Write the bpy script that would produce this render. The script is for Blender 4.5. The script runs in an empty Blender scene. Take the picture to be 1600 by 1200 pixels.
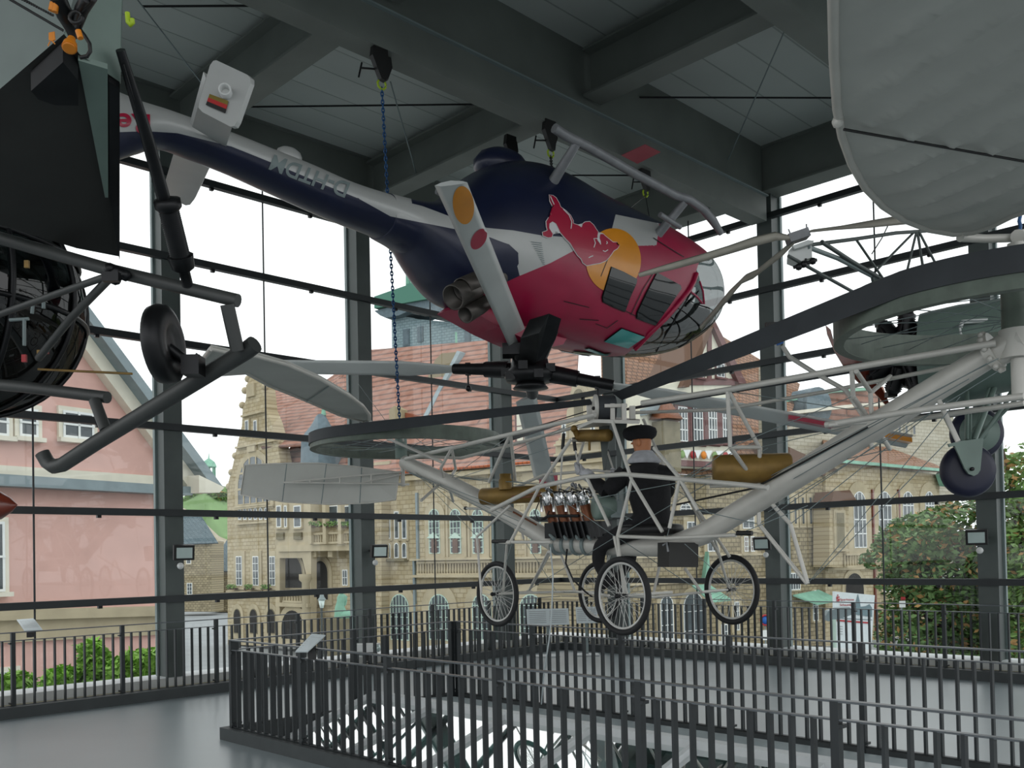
import bpy, bmesh, math, random
from mathutils import Vector, Matrix
from mathutils.bvhtree import BVHTree
random.seed(7)
C = bpy.context.scene.collection
SC = bpy.context.scene
# ---------------- camera ----------------
FPX, CYP, PITCH, ROLL = 1474.2, 839.34, 0.019362, -0.020492
EYE = Vector((0, 0, 1.76))
cam = bpy.data.cameras.new('camera'); cam_o = bpy.data.objects.new('camera', cam); C.objects.link(cam_o)
cam.sensor_width = 36.0; cam.sensor_fit = 'HORIZONTAL'; cam.lens = FPX / 1600 * 36; cam.shift_y = (CYP - 600) / 1600
cam.clip_start = 0.05; cam.clip_end = 2000
_fw = Vector((0, math.cos(PITCH), math.sin(PITCH)))
_up0 = Vector((0, -math.sin(PITCH), math.cos(PITCH))); _rt0 = Vector((1, 0, 0))
# the horizon rises to the right: the camera leans clockwise by ROLL
_rt = _rt0 * math.cos(ROLL) + _up0 * math.sin(ROLL) * 1.0
_up = _up0 * math.cos(ROLL) - _rt0 * math.sin(ROLL) * 1.0
_m = Matrix((( _rt.x, _up.x, -_fw.x), (_rt.y, _up.y, -_fw.y), (_rt.z, _up.z, -_fw.z))).to_4x4()
_m.translation = EYE; cam_o.matrix_world = _m; SC.camera = cam_o
# ---------------- world, exposure ----------------
w = bpy.data.worlds.new('overcast'); SC.world = w; w.use_nodes = True
nt = w.node_tree; nt.nodes.clear()
_o = nt.nodes.new('ShaderNodeOutputWorld'); _b = nt.nodes.new('ShaderNodeBackground')
_tc = nt.nodes.new('ShaderNodeTexCoord'); _n = nt.nodes.new('ShaderNodeTexNoise'); _r = nt.nodes.new('ShaderNodeValToRGB')
_n.inputs['Scale'].default_value = 2.0; _n.inputs['Detail'].default_value = 4
_r.color_ramp.elements[0].color = (0.93, 0.97, 1.0, 1); _r.color_ramp.elements[1].color = (1, 1, 1, 1)
nt.links.new(_tc.outputs['Generated'], _n.inputs['Vector']); nt.links.new(_n.outputs['Fac'], _r.inputs['Fac'])
nt.links.new(_r.outputs['Color'], _b.inputs['Color']); nt.links.new(_b.outputs['Background'], _o.inputs['Surface'])
_b.inputs['Strength'].default_value = 1.55
SC.view_settings.view_transform = 'Standard'; SC.view_settings.look = 'None'; SC.view_settings.gamma = 1
SC.view_settings.exposure = 0.0; SC.view_settings.use_curve_mapping = False
SC.cycles.max_bounces = 8; SC.cycles.transparent_max_bounces = 24; SC.cycles.diffuse_bounces = 4
# ---------------- pixel rays ----------------
def ray(px, py):
    dx, dy = px - 800, py - CYP
    cr, sr = math.cos(ROLL), math.sin(ROLL)
    u = dx * cr + dy * sr; v = -dx * sr + dy * cr
    X, Z = u / FPX, -v / FPX
    c, s = math.cos(PITCH), math.sin(PITCH)
    return Vector((X, c - s * Z, s + c * Z))
def at(px, py, Y):
    d = ray(px, py); return EYE + d * (Y / d.y)
def atz(px, py, z):
    d = ray(px, py); return EYE + d * ((z - EYE.z) / d.z)
def onp(px, py, P0, N):
    d = ray(px, py); return EYE + d * ((P0 - EYE).dot(N) / d.dot(N))
def unpx(P):
    x, y, z = P[0], P[1], P[2] - EYE.z
    c, s = math.cos(PITCH), math.sin(PITCH)
    Y = c * y + s * z; Z = -s * y + c * z
    u, v = FPX * x / Y, -FPX * Z / Y
    cr, sr = math.cos(ROLL), math.sin(ROLL)
    return (800 + u * cr - v * sr, CYP + u * sr + v * cr)
# ---------------- materials ----------------
def lin(c):
    return c / 12.92 if c <= 0.04045 else ((c + 0.055) / 1.055) ** 2.4
def hx(h):
    return tuple(lin(int(h[i:i + 2], 16) / 255) for i in (0, 2, 4)) + (1,)
MATS = {}
def mat(name, col, rough=0.6, metal=0.0, var=0.12, scale=6.0, coat=0.0, spec=0.5, bump=0.0, bscale=None, coords='Object', stretch=None):
    if name in MATS: return MATS[name]
    m = bpy.data.materials.new(name); m.use_nodes = True; t = m.node_tree; b = t.nodes['Principled BSDF']
    c = hx(col) if isinstance(col, str) else col
    b.inputs['Roughness'].default_value = rough; b.inputs['Metallic'].default_value = metal
    b.inputs['Specular IOR Level'].default_value = spec
    if coat: b.inputs['Coat Weight'].default_value = coat; b.inputs['Coat Roughness'].default_value = 0.08
    tc = t.nodes.new('ShaderNodeTexCoord'); n = t.nodes.new('ShaderNodeTexNoise'); n.inputs['Scale'].default_value = scale; n.inputs['Detail'].default_value = 5
    src = tc.outputs[coords]
    if stretch:
        mp = t.nodes.new('ShaderNodeMapping'); mp.inputs['Scale'].default_value = stretch; t.links.new(src, mp.inputs['Vector']); src = mp.outputs['Vector']
    t.links.new(src, n.inputs['Vector'])
    r = t.nodes.new('ShaderNodeValToRGB')
    r.color_ramp.elements[0].position = 0.3; r.color_ramp.elements[1].position = 0.7
    r.color_ramp.elements[0].color = tuple(x * (1 - var) for x in c[:3]) + (1,); r.color_ramp.elements[1].color = tuple(min(1, x * (1 + var)) for x in c[:3]) + (1,)
    t.links.new(n.outputs['Fac'], r.inputs['Fac']); t.links.new(r.outputs['Color'], b.inputs['Base Color'])
    if bump:
        n2 = t.nodes.new('ShaderNodeTexNoise'); n2.inputs['Scale'].default_value = bscale or scale * 4; t.links.new(src, n2.inputs['Vector'])
        bp = t.nodes.new('ShaderNodeBump'); bp.inputs['Strength'].default_value = bump; t.links.new(n2.outputs['Fac'], bp.inputs['Height']); t.links.new(bp.outputs['Normal'], b.inputs['Normal'])
    MATS[name] = m; return m
def brickmat(name, c1, c2, mortar, bw, bh, msize=0.02, rough=0.85, bump=0.4, noise=0.35, offset=0.5, c3=None):
    m = bpy.data.materials.new(name); m.use_nodes = True; t = m.node_tree; b = t.nodes['Principled BSDF']; b.inputs['Roughness'].default_value = rough
    b.inputs['Specular IOR Level'].default_value = 0.2
    uv = t.nodes.new('ShaderNodeUVMap')
    nz = t.nodes.new('ShaderNodeTexNoise'); nz.inputs['Scale'].default_value = 1.3; t.links.new(uv.outputs['UV'], nz.inputs['Vector'])
    br = t.nodes.new('ShaderNodeTexBrick'); t.links.new(uv.outputs['UV'], br.inputs['Vector'])
    br.inputs['Scale'].default_value = 1; br.inputs['Brick Width'].default_value = bw; br.inputs['Row Height'].default_value = bh
    br.inputs['Mortar Size'].default_value = msize; br.inputs['Color1'].default_value = hx(c1); br.inputs['Color2'].default_value = hx(c2); br.inputs['Mortar'].default_value = hx(mortar)
    br.inputs['Mortar Smooth'].default_value = 0.3; br.offset = offset; br.inputs['Bias'].default_value = 0.0
    mx = t.nodes.new('ShaderNodeMixRGB'); mx.blend_type = 'MIX'; mx.inputs['Fac'].default_value = noise
    rp = t.nodes.new('ShaderNodeValToRGB'); rp.color_ramp.elements[0].color = hx(c3 or mortar); rp.color_ramp.elements[0].position = 0.35; rp.color_ramp.elements[1].color = hx(c2); rp.color_ramp.elements[1].position = 0.65
    t.links.new(nz.outputs['Fac'], rp.inputs['Fac']); t.links.new(br.outputs['Color'], mx.inputs['Color1']); t.links.new(rp.outputs['Color'], mx.inputs['Color2'])
    t.links.new(mx.outputs['Color'], b.inputs['Base Color'])
    bp = t.nodes.new('ShaderNodeBump'); bp.inputs['Strength'].default_value = bump; bp.inputs['Distance'].default_value = 0.03; bp.invert = True
    t.links.new(br.outputs['Fac'], bp.inputs['Height']); t.links.new(bp.outputs['Normal'], b.inputs['Normal'])
    MATS[name] = m; return m
def glassmat(name, tint, refl=1.0, base=None, rough=0.02, fac=None):
    m = bpy.data.materials.new(name); m.use_nodes = True; t = m.node_tree; t.nodes.clear()
    o = t.nodes.new('ShaderNodeOutputMaterial'); tr = t.nodes.new('ShaderNodeBsdfTransparent'); gl = t.nodes.new('ShaderNodeBsdfGlossy'); mx = t.nodes.new('ShaderNodeMixShader'); fr = t.nodes.new('ShaderNodeMath'); lw = t.nodes.new('ShaderNodeLayerWeight'); pw = t.nodes.new('ShaderNodeMath')
    tr.inputs['Color'].default_value = tint; gl.inputs['Roughness'].default_value = rough; gl.inputs['Color'].default_value = (refl, refl, refl, 1); pw.operation = 'POWER'; pw.inputs[1].default_value = 5.0; fr.operation = 'MULTIPLY_ADD'; fr.inputs[1].default_value = 0.9; fr.inputs[2].default_value = 0.035; lw.inputs['Blend'].default_value = 0.5
    t.links.new(lw.outputs['Facing'], pw.inputs[0]); t.links.new(pw.outputs[0], fr.inputs[0])
    nz = t.nodes.new('ShaderNodeTexNoise'); nz.inputs['Scale'].default_value = 0.7
    bp = t.nodes.new('ShaderNodeBump'); bp.inputs['Strength'].default_value = 0.02; t.links.new(nz.outputs['Fac'], bp.inputs['Height']); t.links.new(bp.outputs['Normal'], gl.inputs['Normal'])
    t.links.new(tr.outputs[0], mx.inputs[1]); t.links.new(gl.outputs[0], mx.inputs[2])
    if fac is None: t.links.new(fr.outputs[0], mx.inputs['Fac'])
    else: mx.inputs['Fac'].default_value = fac
    t.links.new(mx.outputs[0], o.inputs['Surface']); MATS[name] = m; return m
M = MATS
mat('steel_dark', '4a5250', 0.5, 0.0, 0.12, 3); mat('steel_grey', '7d8a8a', 0.5, 0.0, 0.08, 3); mat('rail', '272c2e', 0.45, 0.2, 0.15, 5); mat('rail_top', '5b6064', 0.32, 0.5, 0.15, 5)
mat('beam', '6a706b', 0.6, 0, 0.12, 1.5); mat('floor_paint', '808c90', 0.45, 0, 0.08, 0.9, coat=1.0, bump=0.04, bscale=3); mat('sill', 'c9cdce', 0.5, 0, 0.06, 4); mat('gravel', 'b4ab90', 0.9, 0, 0.35, 60, bump=0.5)
mat('kerb', '353a3b', 0.6, 0, 0.15, 4)
mat('cream_paint', 'c4c2bb', 0.4, 0.1, 0.06, 5); mat('fabric', 'b9bab4', 0.8, 0, 0.05, 3, stretch=(1, 1, 1)); mat('white_paint', 'd8dad8', 0.35, 0, 0.05, 4)
mat('navy', '161d38', 0.35, 0.1, 0.15, 3, coat=0.12); mat('silver', 'b4b6b4', 0.4, 0.15, 0.05, 3, coat=0.1); mat('red_paint', '9c123e', 0.4, 0.0, 0.10, 3, coat=0.12); mat('exhaust', '4c4844', 0.4, 0.5, 0.25, 6); mat('yellow_paint', 'd88a10', 0.3, 0, 0.08, 3, coat=0.3)
mat('logo_red', 'a8153a', 0.3, 0, 0.05, 3, coat=0.3); mat('logo_white', 'd8d8d8', 0.4, 0, 0.03, 3); mat('black', '121212', 0.5, 0, 0.2, 5); mat('black_metal', '1d1e20', 0.4, 0.5, 0.3, 8); mat('rubber', '17181a', 0.7, 0, 0.2, 8)
mat('alu', '85878a', 0.5, 0.3, 0.12, 8); mat('chrome', 'd0d0d0', 0.12, 1.0, 0.1, 10); mat('copper', '74452a', 0.45, 0.4, 0.3, 12); mat('brass', '866a34', 0.5, 0.3, 0.22, 7); mat('blade_grey', 'c0c4c2', 0.35, 0.1, 0.08, 2)
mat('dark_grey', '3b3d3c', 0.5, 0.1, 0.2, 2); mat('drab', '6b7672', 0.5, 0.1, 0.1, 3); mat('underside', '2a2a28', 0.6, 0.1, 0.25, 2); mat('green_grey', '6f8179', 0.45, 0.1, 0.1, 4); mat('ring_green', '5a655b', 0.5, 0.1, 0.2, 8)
mat('belt', '34383c', 0.7, 0, 0.12, 4); mat('wood', '6b2c1c', 0.3, 0, 0.25, 4, coat=0.4, stretch=(1, 1, 6)); mat('blue', '1f5fae', 0.5, 0, 0.1, 5); mat('chain_blue', '1c4a78', 0.4, 0.4, 0.2, 5); mat('hook_green', 'a4c020', 0.5, 0, 0.1, 5); mat('orange', 'd9821a', 0.5, 0, 0.1, 5)
mat('red', 'a01c24', 0.5, 0, 0.1, 5); mat('label_red', 'a23a48', 0.6, 0, 0.06, 5); mat('coat_cloth', '17171a', 0.9, 0, 0.3, 30, bump=0.3); mat('skin', 'b5764e', 0.5, 0, 0.12, 12); mat('glove', 'b4b5b9', 0.85, 0, 0.15, 20, bump=0.3); mat('scarf', 'a9abb0', 0.85, 0, 0.12, 20, bump=0.3); mat('beret', '101116', 0.95, 0, 0.3, 30, bump=0.3)
mat('paper', 'c9d2d4', 0.4, 0, 0.04, 6); mat('lamp_glass', 'c8d8d4', 0.15, 0.3, 0.05, 4)
mat('pink_render', 'd3aca2', 0.95, 0, 0.06, 1.2, bump=0.35, bscale=5, spec=0.1); mat('cream_trim', 'dcd8c8', 0.9, 0, 0.06, 2, spec=0.1); mat('slate', '5d6e76', 0.7, 0, 0.15, 3); mat('zinc', '7e8c90', 0.5, 0.2, 0.1, 2)
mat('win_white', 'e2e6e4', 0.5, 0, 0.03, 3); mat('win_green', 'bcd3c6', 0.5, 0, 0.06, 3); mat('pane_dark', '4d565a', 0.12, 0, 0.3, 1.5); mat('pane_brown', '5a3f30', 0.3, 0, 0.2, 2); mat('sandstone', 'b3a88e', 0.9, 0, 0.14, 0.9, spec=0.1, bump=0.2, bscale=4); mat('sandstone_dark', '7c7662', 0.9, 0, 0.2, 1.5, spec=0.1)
mat('copper_green', '7fae98', 0.7, 0, 0.25, 1.2); mat('timber', '6b4a48', 0.7, 0, 0.15, 4); mat('plaster', 'd8d6c4', 0.9, 0, 0.05, 3); mat('opening_shade', '2b2a28', 0.9, 0, 0.2, 2); mat('bright_green', '5f9a3c', 0.7, 0, 0.25, 3); mat('asphalt', '8d9294', 0.85, 0, 0.1, 0.5); mat('paving', 'a9a490', 0.85, 0, 0.15, 0.6)  # the near-black one paints the shade inside open arches
mat('leaf_dark', '5a7a42', 0.6, 0, 0.35, 0.8); mat('leaf_mid', '6a8a48', 0.6, 0, 0.35, 0.8); mat('leaf_light', '7fae3e', 0.6, 0, 0.3, 1.5); mat('berry', 'a8824e', 0.7, 0, 0.3, 3); mat('bark', '54463a', 0.9, 0, 0.3, 6); mat('hill_green', '7a9a66', 0.9, 0, 0.35, 0.12, bump=0.8, bscale=0.4); mat('rock', 'b5ac98', 0.95, 0, 0.2, 0.3, bump=0.6, bscale=1)
mat('flag_gold', '7c6a1e', 0.5); mat('flag_red', 'b52020', 0.5); mat('text_grey', '6f7372', 0.4); mat('car_white', 'd5d8da', 0.3)
brickmat('stone_wall', 'a4987c', 'bcb197', '8a7e64', 0.62, 0.3, 0.035, noise=0.35, c3='a3926c'); brickmat('stone_rough', '8a8068', 'aca082', '665e4c', 0.5, 0.29, 0.045, noise=0.3, c3='7c7056'); brickmat('roof_tile', '9c7262', '926858', '564642', 40.0, 0.62, 0.11, noise=0.35, bump=0.8, c3='b4988c'); brickmat('roof_brown', 'a07c66', '8e6a54', '54423a', 0.5, 0.34, 0.05, noise=0.3, bump=0.8, c3='7e6248')
brickmat('roof_orange', 'c8744c', 'b86444', '7c4834', 0.35, 0.3, 0.03, noise=0.2, bump=0.8); brickmat('pale_brick', 'bcb8a8', 'b4ae9c', '96917f', 0.8, 0.3, 0.03, noise=0.15, bump=0.2); brickmat('slate_roof', '6c7c82', '5e6e74', '46545a', 0.6, 0.3, 0.05, noise=0.2, bump=0.6); brickmat('tower_slate', '8fa3a8', '82979c', '6d8086', 0.5, 0.25, 0.04, noise=0.2); brickmat('deck_panels', 'bcc3bf', 'b4bbb7', '969d99', 60.0, 0.5, 0.012, noise=0.1, bump=0.5, rough=0.45, offset=0)
brickmat('copper_band', '8dbca6', '6fa08c', '4f7a6c', 0.6, 3.0, 0.06, noise=0.3, offset=0)
glassmat('facade_glass', (0.95, 0.975, 0.965, 1)); glassmat('bubble_glass', (0.25, 0.28, 0.28, 1), 1.0, fac=0.16); glassmat('dark_glass', (0.05, 0.06, 0.06, 1), 1.0, fac=0.12); glassmat('teal_glass', (0.35, 0.75, 0.72, 1), 1.0, fac=0.25); glassmat('smoke_glass', (0.06, 0.07, 0.07, 1), 0.6, fac=0.08)
mat('window_black', '15191b', 0.06, 0, 0.2, 2)
mat('window_teal', '4f9c98', 0.08, 0, 0.15, 2)
glassmat('roof_glass', (0.35, 0.55, 0.52, 1), 1.0, fac=0.72)
M['floor_paint'].node_tree.nodes['Principled BSDF'].inputs['Coat Roughness'].default_value = 0.33
# ---------------- mesh builder ----------------
ORG = {}
def V(*a): return Vector(a)
def frame(d, up=None):
    d = d.normalized(); up = up or V(0, 0, 1)
    if abs(d.dot(up)) > 0.98: up = V(1, 0, 0) if abs(d.x) < 0.9 else V(0, 1, 0)
    s = d.cross(up).normalized(); return s, s.cross(d).normalized()
class MB:
    def __init__(s): s.v = []; s.f = []; s.m = []; s.sm = []
    def add(s, vs, fs, mi=0, smooth=False):
        n = len(s.v); s.v += [Vector(x) for x in vs]
        for f in fs: s.f.append([n + i for i in f]); s.m.append(mi); s.sm.append(smooth)
    def box(s, c, size, ax=None, mi=0):
        c = Vector(c); a = ax or (V(1, 0, 0), V(0, 1, 0), V(0, 0, 1)); h = [x / 2 for x in size]
        vs = [c + a[0] * h[0] * i + a[1] * h[1] * j + a[2] * h[2] * k for i in (-1, 1) for j in (-1, 1) for k in (-1, 1)]
        s.add(vs, [(0, 1, 3, 2), (4, 6, 7, 5), (0, 4, 5, 1), (2, 3, 7, 6), (0, 2, 6, 4), (1, 5, 7, 3)], mi); return s
    def beam(s, p0, p1, wd, ht, up=None, mi=0):
        d = p1 - p0; a, b = frame(d, up); return s.box((p0 + p1) / 2, (wd, d.length, ht), (a, d.normalized(), b), mi)
    def tube(s, pts, r, n=8, mi=0, closed=False, caps=True):
        pts = [Vector(p) for p in pts]; k = len(pts); rs = r if isinstance(r, (list, tuple)) else [r] * k; rings = []; prev = None
        for i, p in enumerate(pts):
            if closed: d = pts[(i + 1) % k] - pts[i - 1]
            else: d = pts[min(i + 1, k - 1)] - pts[max(i - 1, 0)]
            d.normalize()
            if prev is None: a, b = frame(d)
            else:
                a = (prev - d * prev.dot(d)).normalized(); b = a.cross(d)
            prev = a; rings.append([p + (a * math.cos(t) + b * math.sin(t)) * rs[i] for t in [2 * math.pi * j / n for j in range(n)]])
        vs = [x for rr in rings for x in rr]; fs = []
        for i in range(k if closed else k - 1):
            i2 = (i + 1) % k
            for j in range(n): fs.append((i * n + j, i * n + (j + 1) % n, i2 * n + (j + 1) % n, i2 * n + j))
        s.add(vs, fs, mi, True)
        if caps and not closed: s.add(rings[0], [tuple(range(n))[::-1]], mi); s.add(rings[-1], [tuple(range(n))], mi)
        return s
    def loft(s, rings, mi=0, caps=True, smooth=True):
        n = len(rings[0]); vs = [x for r in rings for x in r]; fs = []
        for i in range(len(rings) - 1):
            for j in range(n): fs.append((i * n + j, i * n + (j + 1) % n, (i + 1) * n + (j + 1) % n, (i + 1) * n + j))
        s.add(vs, fs, mi, smooth)
        if caps: s.add(rings[0], [tuple(range(n))[::-1]], mi); s.add(rings[-1], [tuple(range(n))], mi)
        return s
    def lathe(s, c, axis, prof, n=24, mi=0):
        a, b = frame(axis); ax = axis.normalized()
        rings = [[c + ax * h + (a * math.cos(t) + b * math.sin(t)) * max(r, 1e-4) for t in [2 * math.pi * j / n for j in range(n)]] for h, r in prof]
        return s.loft(rings, mi)
    def prism(s, poly, ext, mi=0, mi_side=None):
        poly = [Vector(p) for p in poly]; ext = Vector(ext); n = len(poly); q = [p + ext for p in poly]
        s.add(poly, [tuple(range(n))], mi); s.add(q, [tuple(range(n))[::-1]], mi)
        s.add(poly + q, [(i, i + n, (i + 1) % n + n, (i + 1) % n) for i in range(n)], mi if mi_side is None else mi_side); return s
    def ball(s, c, r, n=12, mi=0, ax=None):
        r = r if isinstance(r, (list, tuple)) else (r, r, r); a = ax or (V(1, 0, 0), V(0, 1, 0), V(0, 0, 1)); rings = []
        for i in range(n // 2 + 1):
            th = math.pi * i / (n // 2); th = min(max(th, 0.02), math.pi - 0.02)
            rings.append([c + a[0] * r[0] * math.sin(th) * math.cos(2 * math.pi * j / n) + a[1] * r[1] * math.sin(th) * math.sin(2 * math.pi * j / n) + a[2] * r[2] * math.cos(th) for j in range(n)])
        return s.loft(rings, mi)
    def build(s, name, mats, parent=None, label=None, uv=None, kind=None, fixn=True):
        if isinstance(mats, str): mats = [mats]
        if parent is not None: org = ORG[parent.name]
        else:
            lo = [min(v[i] for v in s.v) for i in range(3)]; hi = [max(v[i] for v in s.v) for i in range(3)]
            org = V((lo[0] + hi[0]) / 2, (lo[1] + hi[1]) / 2, lo[2])
        me = bpy.data.meshes.new(name); me.from_pydata([tuple(v - org) for v in s.v], [], s.f)
        for x in mats: me.materials.append(M[x])
        me.polygons.foreach_set('material_index', s.m); me.polygons.foreach_set('use_smooth', s.sm)
        if uv:
            ul = me.uv_layers.new(name='UVMap'); dat = []
            for f in s.f:
                for i in f: dat += list(uv(s.v[i]))
            ul.data.foreach_set('uv', dat)
        me.update()
        if fixn:
            bm = bmesh.new(); bm.from_mesh(me); bmesh.ops.recalc_face_normals(bm, faces=bm.faces); bm.to_mesh(me); bm.free()
        o = bpy.data.objects.new(name, me); C.objects.link(o)
        if parent is not None:
            o.parent = parent
        else: o.location = org
        ORG[o.name] = org
        if label: o['label'] = label
        if kind: o['kind'] = kind
        return o
def thing(name, label, cat, loc, group=None, kind=None):
    o = bpy.data.objects.new(name, None); o.empty_display_size = 0.2; C.objects.link(o); o.location = loc; ORG[o.name] = Vector(loc)
    if label: o['label'] = label
    if cat: o['category'] = cat
    if group: o['group'] = group
    if kind: o['kind'] = kind
    return o
def tag(o, label, cat, group=None, kind=None):
    o['label'] = label; o['category'] = cat
    if group: o['group'] = group
    if kind: o['kind'] = kind
    return o
def arcpts(n, a0, a1): return [a0 + (a1 - a0) * i / (n - 1) for i in range(n)]
# ---------------- museum frame: a = along left wall, b = along right wall ----------------
PSI = 0.780809; CORNER = V(0.9154, 18.1145, 0)
UL = V(-math.cos(PSI), -math.sin(PSI), 0); UR = V(math.sin(PSI), -math.cos(PSI), 0); ZZ = V(0, 0, 1)
def W(a, b, z): return CORNER + UL * a + UR * b + ZZ * z
def ab(P): d = P - CORNER; return d.dot(UL), d.dot(UR)
AX = (UL, UR, ZZ)
BZ = [1.274 + 1.15 * i for i in range(6)]     # transom heights, lowest first
def struct(o): o['kind'] = 'structure'; return o
# floor with the stair void cut out: built from strips
VB0, VB1 = None, None
p1 = atz(357, 1154, 0.0); va, vb = ab(p1)          # near-left corner of the void
p2 = atz(716, 971, 0.98); va2, vb2 = ab(p2)        # far-left corner of the void
A_NEAR, A_FAR, B_LEFT = va, va2, (vb + vb2) / 2
B_END = B_LEFT + 11.5

def planar(pts, Y3):
    """pixels laid on the plane through the three given pixel+depth anchors"""
    a, b, c = [at(*x) for x in Y3]; n = (b - a).cross(c - a).normalized(); return [onp(x, y, a, n) for x, y in pts]
# ---------------- structure ----------------
AMAX, BMAX = 19.0, 17.0
mb = MB()
def slab(mb, a0, a1, b0, b1, z0, z1, mi=0):
    mb.box(W((a0 + a1) / 2, (b0 + b1) / 2, (z0 + z1) / 2), (abs(a1 - a0), abs(b1 - b0), z1 - z0), AX, mi)
A0, A1 = A_FAR, A_NEAR
slab(mb, 0.3, A0, 0.3, BMAX, -0.3, 0); slab(mb, A1, AMAX, 0.3, BMAX, -0.3, 0); slab(mb, A0, A1, 0.3, B_LEFT, -0.3, 0); slab(mb, A0, A1, B_END, BMAX, -0.3, 0)
struct(mb.build('floor', 'floor_paint'))
mb = MB(); slab(mb, -0.3, 0.30, -0.3, BMAX, -0.35, 0.12); slab(mb, 0.30, AMAX, -0.3, 0.30, -0.35, 0.12); struct(mb.build('trim_1', 'gravel'))
mb = MB(); slab(mb, -0.42, 0.10, -0.42, BMAX, 0.12, 0.23); slab(mb, 0.10, AMAX, -0.42, 0.10, 0.12, 0.23); struct(mb.build('trim_2', 'sill'))
mb = MB(); slab(mb, 0.30, 0.44, 0.30, BMAX, 0, 0.13); slab(mb, 0.44, AMAX, 0.30, 0.44, 0, 0.13); struct(mb.build('baseboard_outer', 'kerb'))
mb = MB(); slab(mb, A0 - .1, A0 + .02, B_LEFT - .1, B_END, -0.32, 0.12); slab(mb, A1 - .02, A1 + .08, B_LEFT - .1, B_END, -0.32, 0.12); slab(mb, A0, A1, B_LEFT - .1, B_LEFT + .02, -0.32, 0.12); struct(mb.build('baseboard_void', 'kerb'))
# lower storey seen through the void
mb = MB(); slab(mb, A0 - 1, A1 + 1, B_LEFT - 1, B_END + 1, -4.9, -4.8); struct(mb.build('floor.001', 'asphalt'))
mb = MB()
mb.add([W(-0.6, -0.6, 8.1), W(AMAX, -0.6, 8.1), W(AMAX, BMAX, 8.1), W(-0.6, BMAX, 8.1), W(-0.6, -0.6, 8.3), W(AMAX, -0.6, 8.3), W(AMAX, BMAX, 8.3), W(-0.6, BMAX, 8.3)], [(0, 3, 2, 1), (4, 5, 6, 7), (0, 1, 5, 4), (1, 2, 6, 5), (2, 3, 7, 6), (3, 0, 4, 7)])
struct(mb.build('ceiling', 'deck_panels', uv=lambda v: (ab(v)[0], ab(v)[1] * 1.0)))
def ibeam(p0, p1, wd, ht, zb, tf=0.03, tw=0.04):
    m = MB(); d = (p1 - p0).normalized(); L = (p1 - p0).length; s = V(d.y, -d.x, 0); c = (p0 + p1) / 2; ax = (s, d, ZZ)
    m.box(V(c.x, c.y, zb + tf / 2), (wd, L, tf), ax); m.box(V(c.x, c.y, zb + ht - tf / 2), (wd, L, tf), ax); m.box(V(c.x, c.y, zb + ht / 2), (tw, L, ht - 2 * tf), ax); return m
# edge beams above the glazing
o = ibeam(W(-.3, 0.0, 0), W(AMAX, 0.0, 0), 0.42, 0.72, 7.38, tw=0.3).build('edge_beam', 'beam'); tag(o, 'dark steel edge beam over the left glass wall behind the inverted tail boom', 'roof beam', kind='structure')
o = ibeam(W(0.0, 0.22, 0), W(0.0, BMAX, 0), 0.42, 0.72, 7.38, tw=0.3).build('edge_beam', 'beam'); tag(o, 'dark steel edge beam over the right glass wall', 'roof beam', kind='structure')
LB = [(4.56, 'broad steel roof girder crossing the picture from top left to the right wall column'), (7.74, 'steel roof girder at the top right beside the big fabric blade'), (10.9, 'steel roof girder nearest the right edge, above the fabric blade')]
for b, lab in LB:
    m = MB(); L = AMAX - 0.2; m.box(W(.2 + L / 2, b, 7.09), (L, .27, .38), AX); m.box(W(.2 + L / 2, b, 7.29), (L, .36, .02), AX, 1); m.box(W(.2 + L / 2, b, 7.7), (L, .14, .8), AX)
    tag(m.build('roof_girder', ['beam', 'steel_grey']), lab, 'roof beam', kind='structure')
for a, lab in ((4.4, 'steel cross beam behind the inverted helicopter, meeting the middle left wall column'), (7.6, 'steel cross beam above the white tail plane, meeting the left-hand column'), (10.8, 'steel cross beam above the dark grey helicopter at top left')):
    m = MB()
    for b0, b1 in ((0.2, 4.4), (4.72, 7.58), (7.9, 10.74), (11.06, BMAX)):
        m2 = ibeam(W(a, b0, 0), W(a, b1, 0), 0.34, 0.60, 7.41); m.add(m2.v, m2.f)
    tag(m.build('roof_cross_beam', 'beam'), lab, 'roof beam', kind='structure')
# bracing rods in the roof
def rod(p0, p1, r, name, m_, lab, cat, group=None):
    return tag(MB().tube([p0, p1], r, 6).build(name, m_), lab, cat, group)
def rodpx(q0, q1, r, lab, m_='steel_grey', z0=7.85, z1=7.85):
    return rod(atz(q0[0], q0[1], z0), atz(q1[0], q1[1], z1), r, 'bracing_rod', m_, lab, 'bracing rod')
rodpx((392, 167), (742, 163), .012, 'dark bracing rod across the roof bay behind the blue chain', 'black_metal')
rodpx((610, 128), (650, 270), .010, 'pale bracing rod slanting down from the clamp with the blue chain', z0=7.9, z1=7.5)
rodpx((965, 152), (1308, 153), .012, 'dark horizontal bracing rod in the roof bay left of the big fabric blade', 'black_metal')
rodpx((1226, 48), (1134, 258), .010, 'pale bracing rod slanting across the roof bay left of the big fabric blade', z1=7.6)
rodpx((845, 274), (985, 274), .012, 'dark bracing rod in the roof bay above the skid', 'black_metal')
rodpx((222, 10), (392, 9), .012, 'dark bracing rod at the top left beside the green hook', 'black_metal')
rodpx((215, 0), (315, 130), .008, 'thin cable running down to the flag plate of the tail', z1=7.2)
for q, a_, lab in (((768, 208), 4.22, 'small white tag on the cross beam above the inverted helicopter'), ((1053, 65), 4.22, 'small white tag on the cross beam at top right of centre')):
    P = onp(q[0], q[1], W(a_ + .17, 0, 0), UL); tag(MB().box(P, (.03, .09, .09), AX).build('beam_tag', 'paper'), lab, 'tag')
P = atz(1001, 240, 7.395)
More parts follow.
